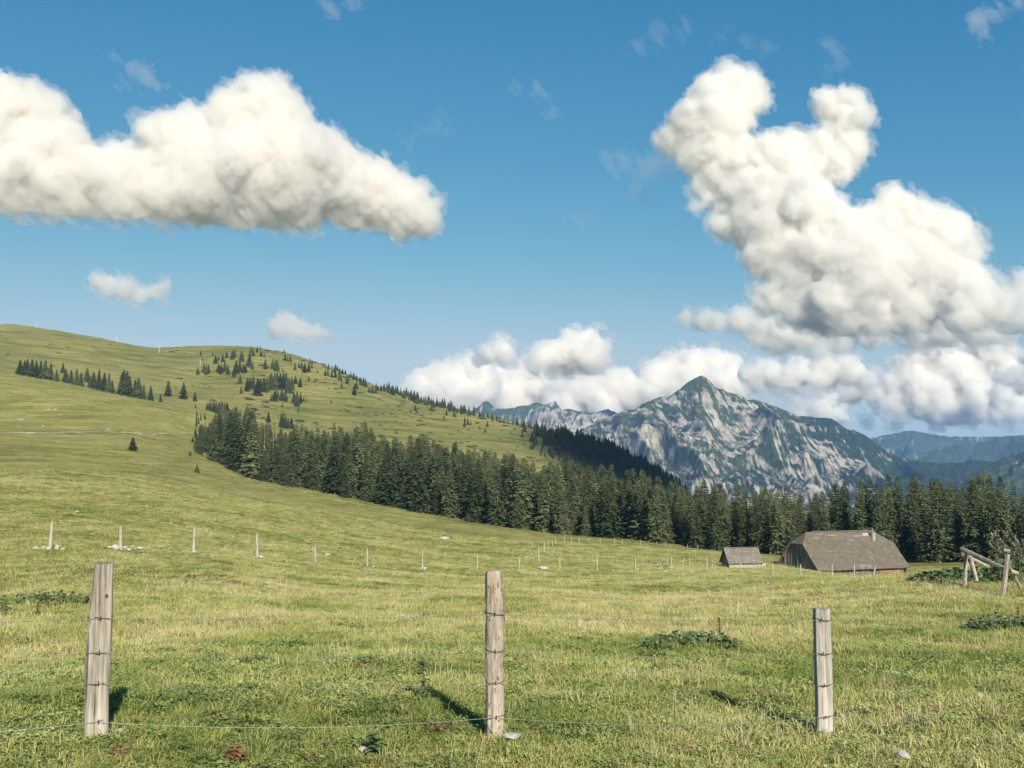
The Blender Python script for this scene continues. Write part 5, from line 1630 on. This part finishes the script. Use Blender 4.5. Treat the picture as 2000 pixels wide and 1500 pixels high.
def grass(N):
    rg = np.random.default_rng(9)
    rr = np.geomspace(2.7, 175, 3000)
    dens = np.minimum(1, (7.5 / rr) ** 1.45)
    cdf = np.cumsum(rr * dens * np.gradient(rr)); cdf /= cdf[-1]
    r = np.interp(rg.random(N), cdf, rr)
    a = rg.uniform(-0.56, 0.56, N)
    x, y = r * np.sin(a), r * np.cos(a)
    m_ = 16000                                                    # the meadow goes on outside the picture
    r2 = np.sqrt(rg.uniform(1.2 ** 2, 30 ** 2, m_)); a2 = rg.uniform(0.56, 1.1, m_) * rg.choice([-1, 1], m_)
    r3 = np.sqrt(rg.uniform(0.8 ** 2, 2.7 ** 2, 1500)); a3 = rg.uniform(-1.0, 1.0, 1500)
    x = np.concatenate([x, r2 * np.sin(a2), r3 * np.sin(a3)]); y = np.concatenate([y, r2 * np.cos(a2), r3 * np.cos(a3)]); r = np.concatenate([r, r2, r3])
    for bx, by, br in ((188, 1438, 7.0), (966, 1438, 7.3), (1609, 1432, 8.3), (1884, 1146, 37.5), (1959, 1167, 35)):      # taller tufts at the feet of the posts
        p = at(bx, by, br); n = 45 if br < 10 else 30
        t, q = rg.uniform(0, 6.28, n), rg.uniform(0.07, 0.30, n)
        x = np.concatenate([x, p[0] + q * np.cos(t)]); y = np.concatenate([y, p[1] + q * np.sin(t)]); r = np.concatenate([r, np.full(n, br)])
    N = len(x)
    z = gz(x, y)
    m = fbm2(x / 1.6, y / 1.6, 3, 20.0); m2 = fbm2(x / 7, y / 5, 3, 21.0); m3 = fbm2(x / 0.6, y / 0.6, 2, 22.0)
    near = 1 - sstep(r, 6.0, 11)
    dry = 0.52 + 0.34 * m2 + 0.46 * m - 0.04 * near + 0.08 * sstep(r, 11, 22)
    u = rg.random(N)
    idx = np.where(u < 0.34, 0, np.where(u < 0.66, 1, 2))
    idx = np.where((m3 > 0.16) & (rg.random(N) < 0.55 * (1 - dry)), np.where(rg.random(N) < .5, 3, 4), idx)
    idx = np.where((r < 16) & (rg.random(N) < 0.17), np.where(rg.random(N) < .6, 3, 4), idx)
    leafy = (x < -1.2) & (r < 12.5) & (r > 6.6) & (m > -0.12)
    idx = np.where(leafy & (rg.random(N) < 0.42), np.where(rg.random(N) < .6, 3, 4), idx)
    p5 = np.clip((dry - 0.40) * 0.22, 0.006, 0.2)
    v = rg.random(N)
    idx = np.where(v < p5, 5, np.where(v < p5 * 1.8, 6, np.where(v > 0.93, 7, idx)))
    idx = np.where((r < 14) & (rg.random(N) < 0.012 + 0.05 * np.clip(fbm2(x / 0.9, y / 0.9, 2, 27.0), 0, 1)), 8, idx)
    s = rg.uniform(0.7, 1.25, N) * (1 + np.minimum(r, 120) / 48)
    s = s * lerp(sstep(r, 4, 11), 0.68, 1.0)
    sc = np.stack([s * 1.1, s * 1.1, s * rg.uniform(0.7, 1.2, N) * np.where(r > 30, 0.8, 1)], 1)
    tint = np.clip(dry + rg.normal(0, 0.17, N), 0, 1)
    o = scatter("grass", np.stack([x, y, z - 0.005], 1), sc, rg.uniform(0, 6.28, N), idx, tint, PROTOS, 0.10)
    tag(o, "short alpine meadow grass with dry straw-coloured stalks", "grass", kind='stuff')
def tussocks(N):
    rg = np.random.default_rng(19)
    r = np.exp(rg.uniform(math.log(90), math.log(560), N)); px = rg.uniform(-60, 1500, N)
    a = np.arctan((px - CX) / F)
    x, y = r * np.sin(a), r * np.cos(a)
    edge = np.interp(px, e_px, e_r, left=900)
    ok = (r < edge + 1) | (px < 385)
    x, y, r = x[ok], y[ok], r[ok]
    n = len(x)
    m = fbm2(x / 30, y / 22, 3, 33.0)
    keep = rg.random(n) < 0.55 + 1.2 * m
    x, y, r, m = x[keep], y[keep], r[keep], m[keep]
    n = len(x)
    s = r / 62 * rg.uniform(0.5, 1.2, n)
    tint = np.clip(0.42 + 0.9 * fbm2(x / 12, y / 8, 2, 34.0) + rg.normal(0, 0.2, n), 0, 1)
    o = scatter("tussocks", np.stack([x, y, gz(x, y) - 0.02], 1), np.stack([s * 2.2, s * 1.2, s * 0.55], 1), rg.uniform(-.2, .2, n), rg.choice([0, 1, 2, 6, 7], n), tint, PROTOS, 0.05)
    tag(o, "rough grass tussocks over the upper slope", "grass", kind='stuff')
grass(95000)
tussocks(42000)
# ------------------------------------------------------------------ the air between: one closed box of thin haze
def haze(density, col, top):
    x0, x1, y0, y1, z0, z1 = -8600, 8600, -8600, 8800, -420, top
    V = [(x, y, z) for z in (z0, z1) for y in (y0, y1) for x in (x0, x1)]
    Q = [(0, 2, 3, 1), (4, 5, 7, 6), (0, 1, 5, 4), (2, 6, 7, 3), (0, 4, 6, 2), (1, 3, 7, 5)]
    t = NT("thin_air")
    v = t.n("VolumePrincipled")
    v.inputs['Color'].default_value = (*col, 1)
    v.inputs['Density'].default_value = density
    v.inputs['Anisotropy'].default_value = 0.0
    t.l(v.outputs[0], t.out.inputs['Volume'])
    o = link("haze", mesh_from("haze", V, Q, [t.m], smooth=False))
    tag(o, "thin blue summer haze over the valley", "haze", kind='stuff')
haze(0.85e-4, (0.26, 0.50, 0.92), 352)
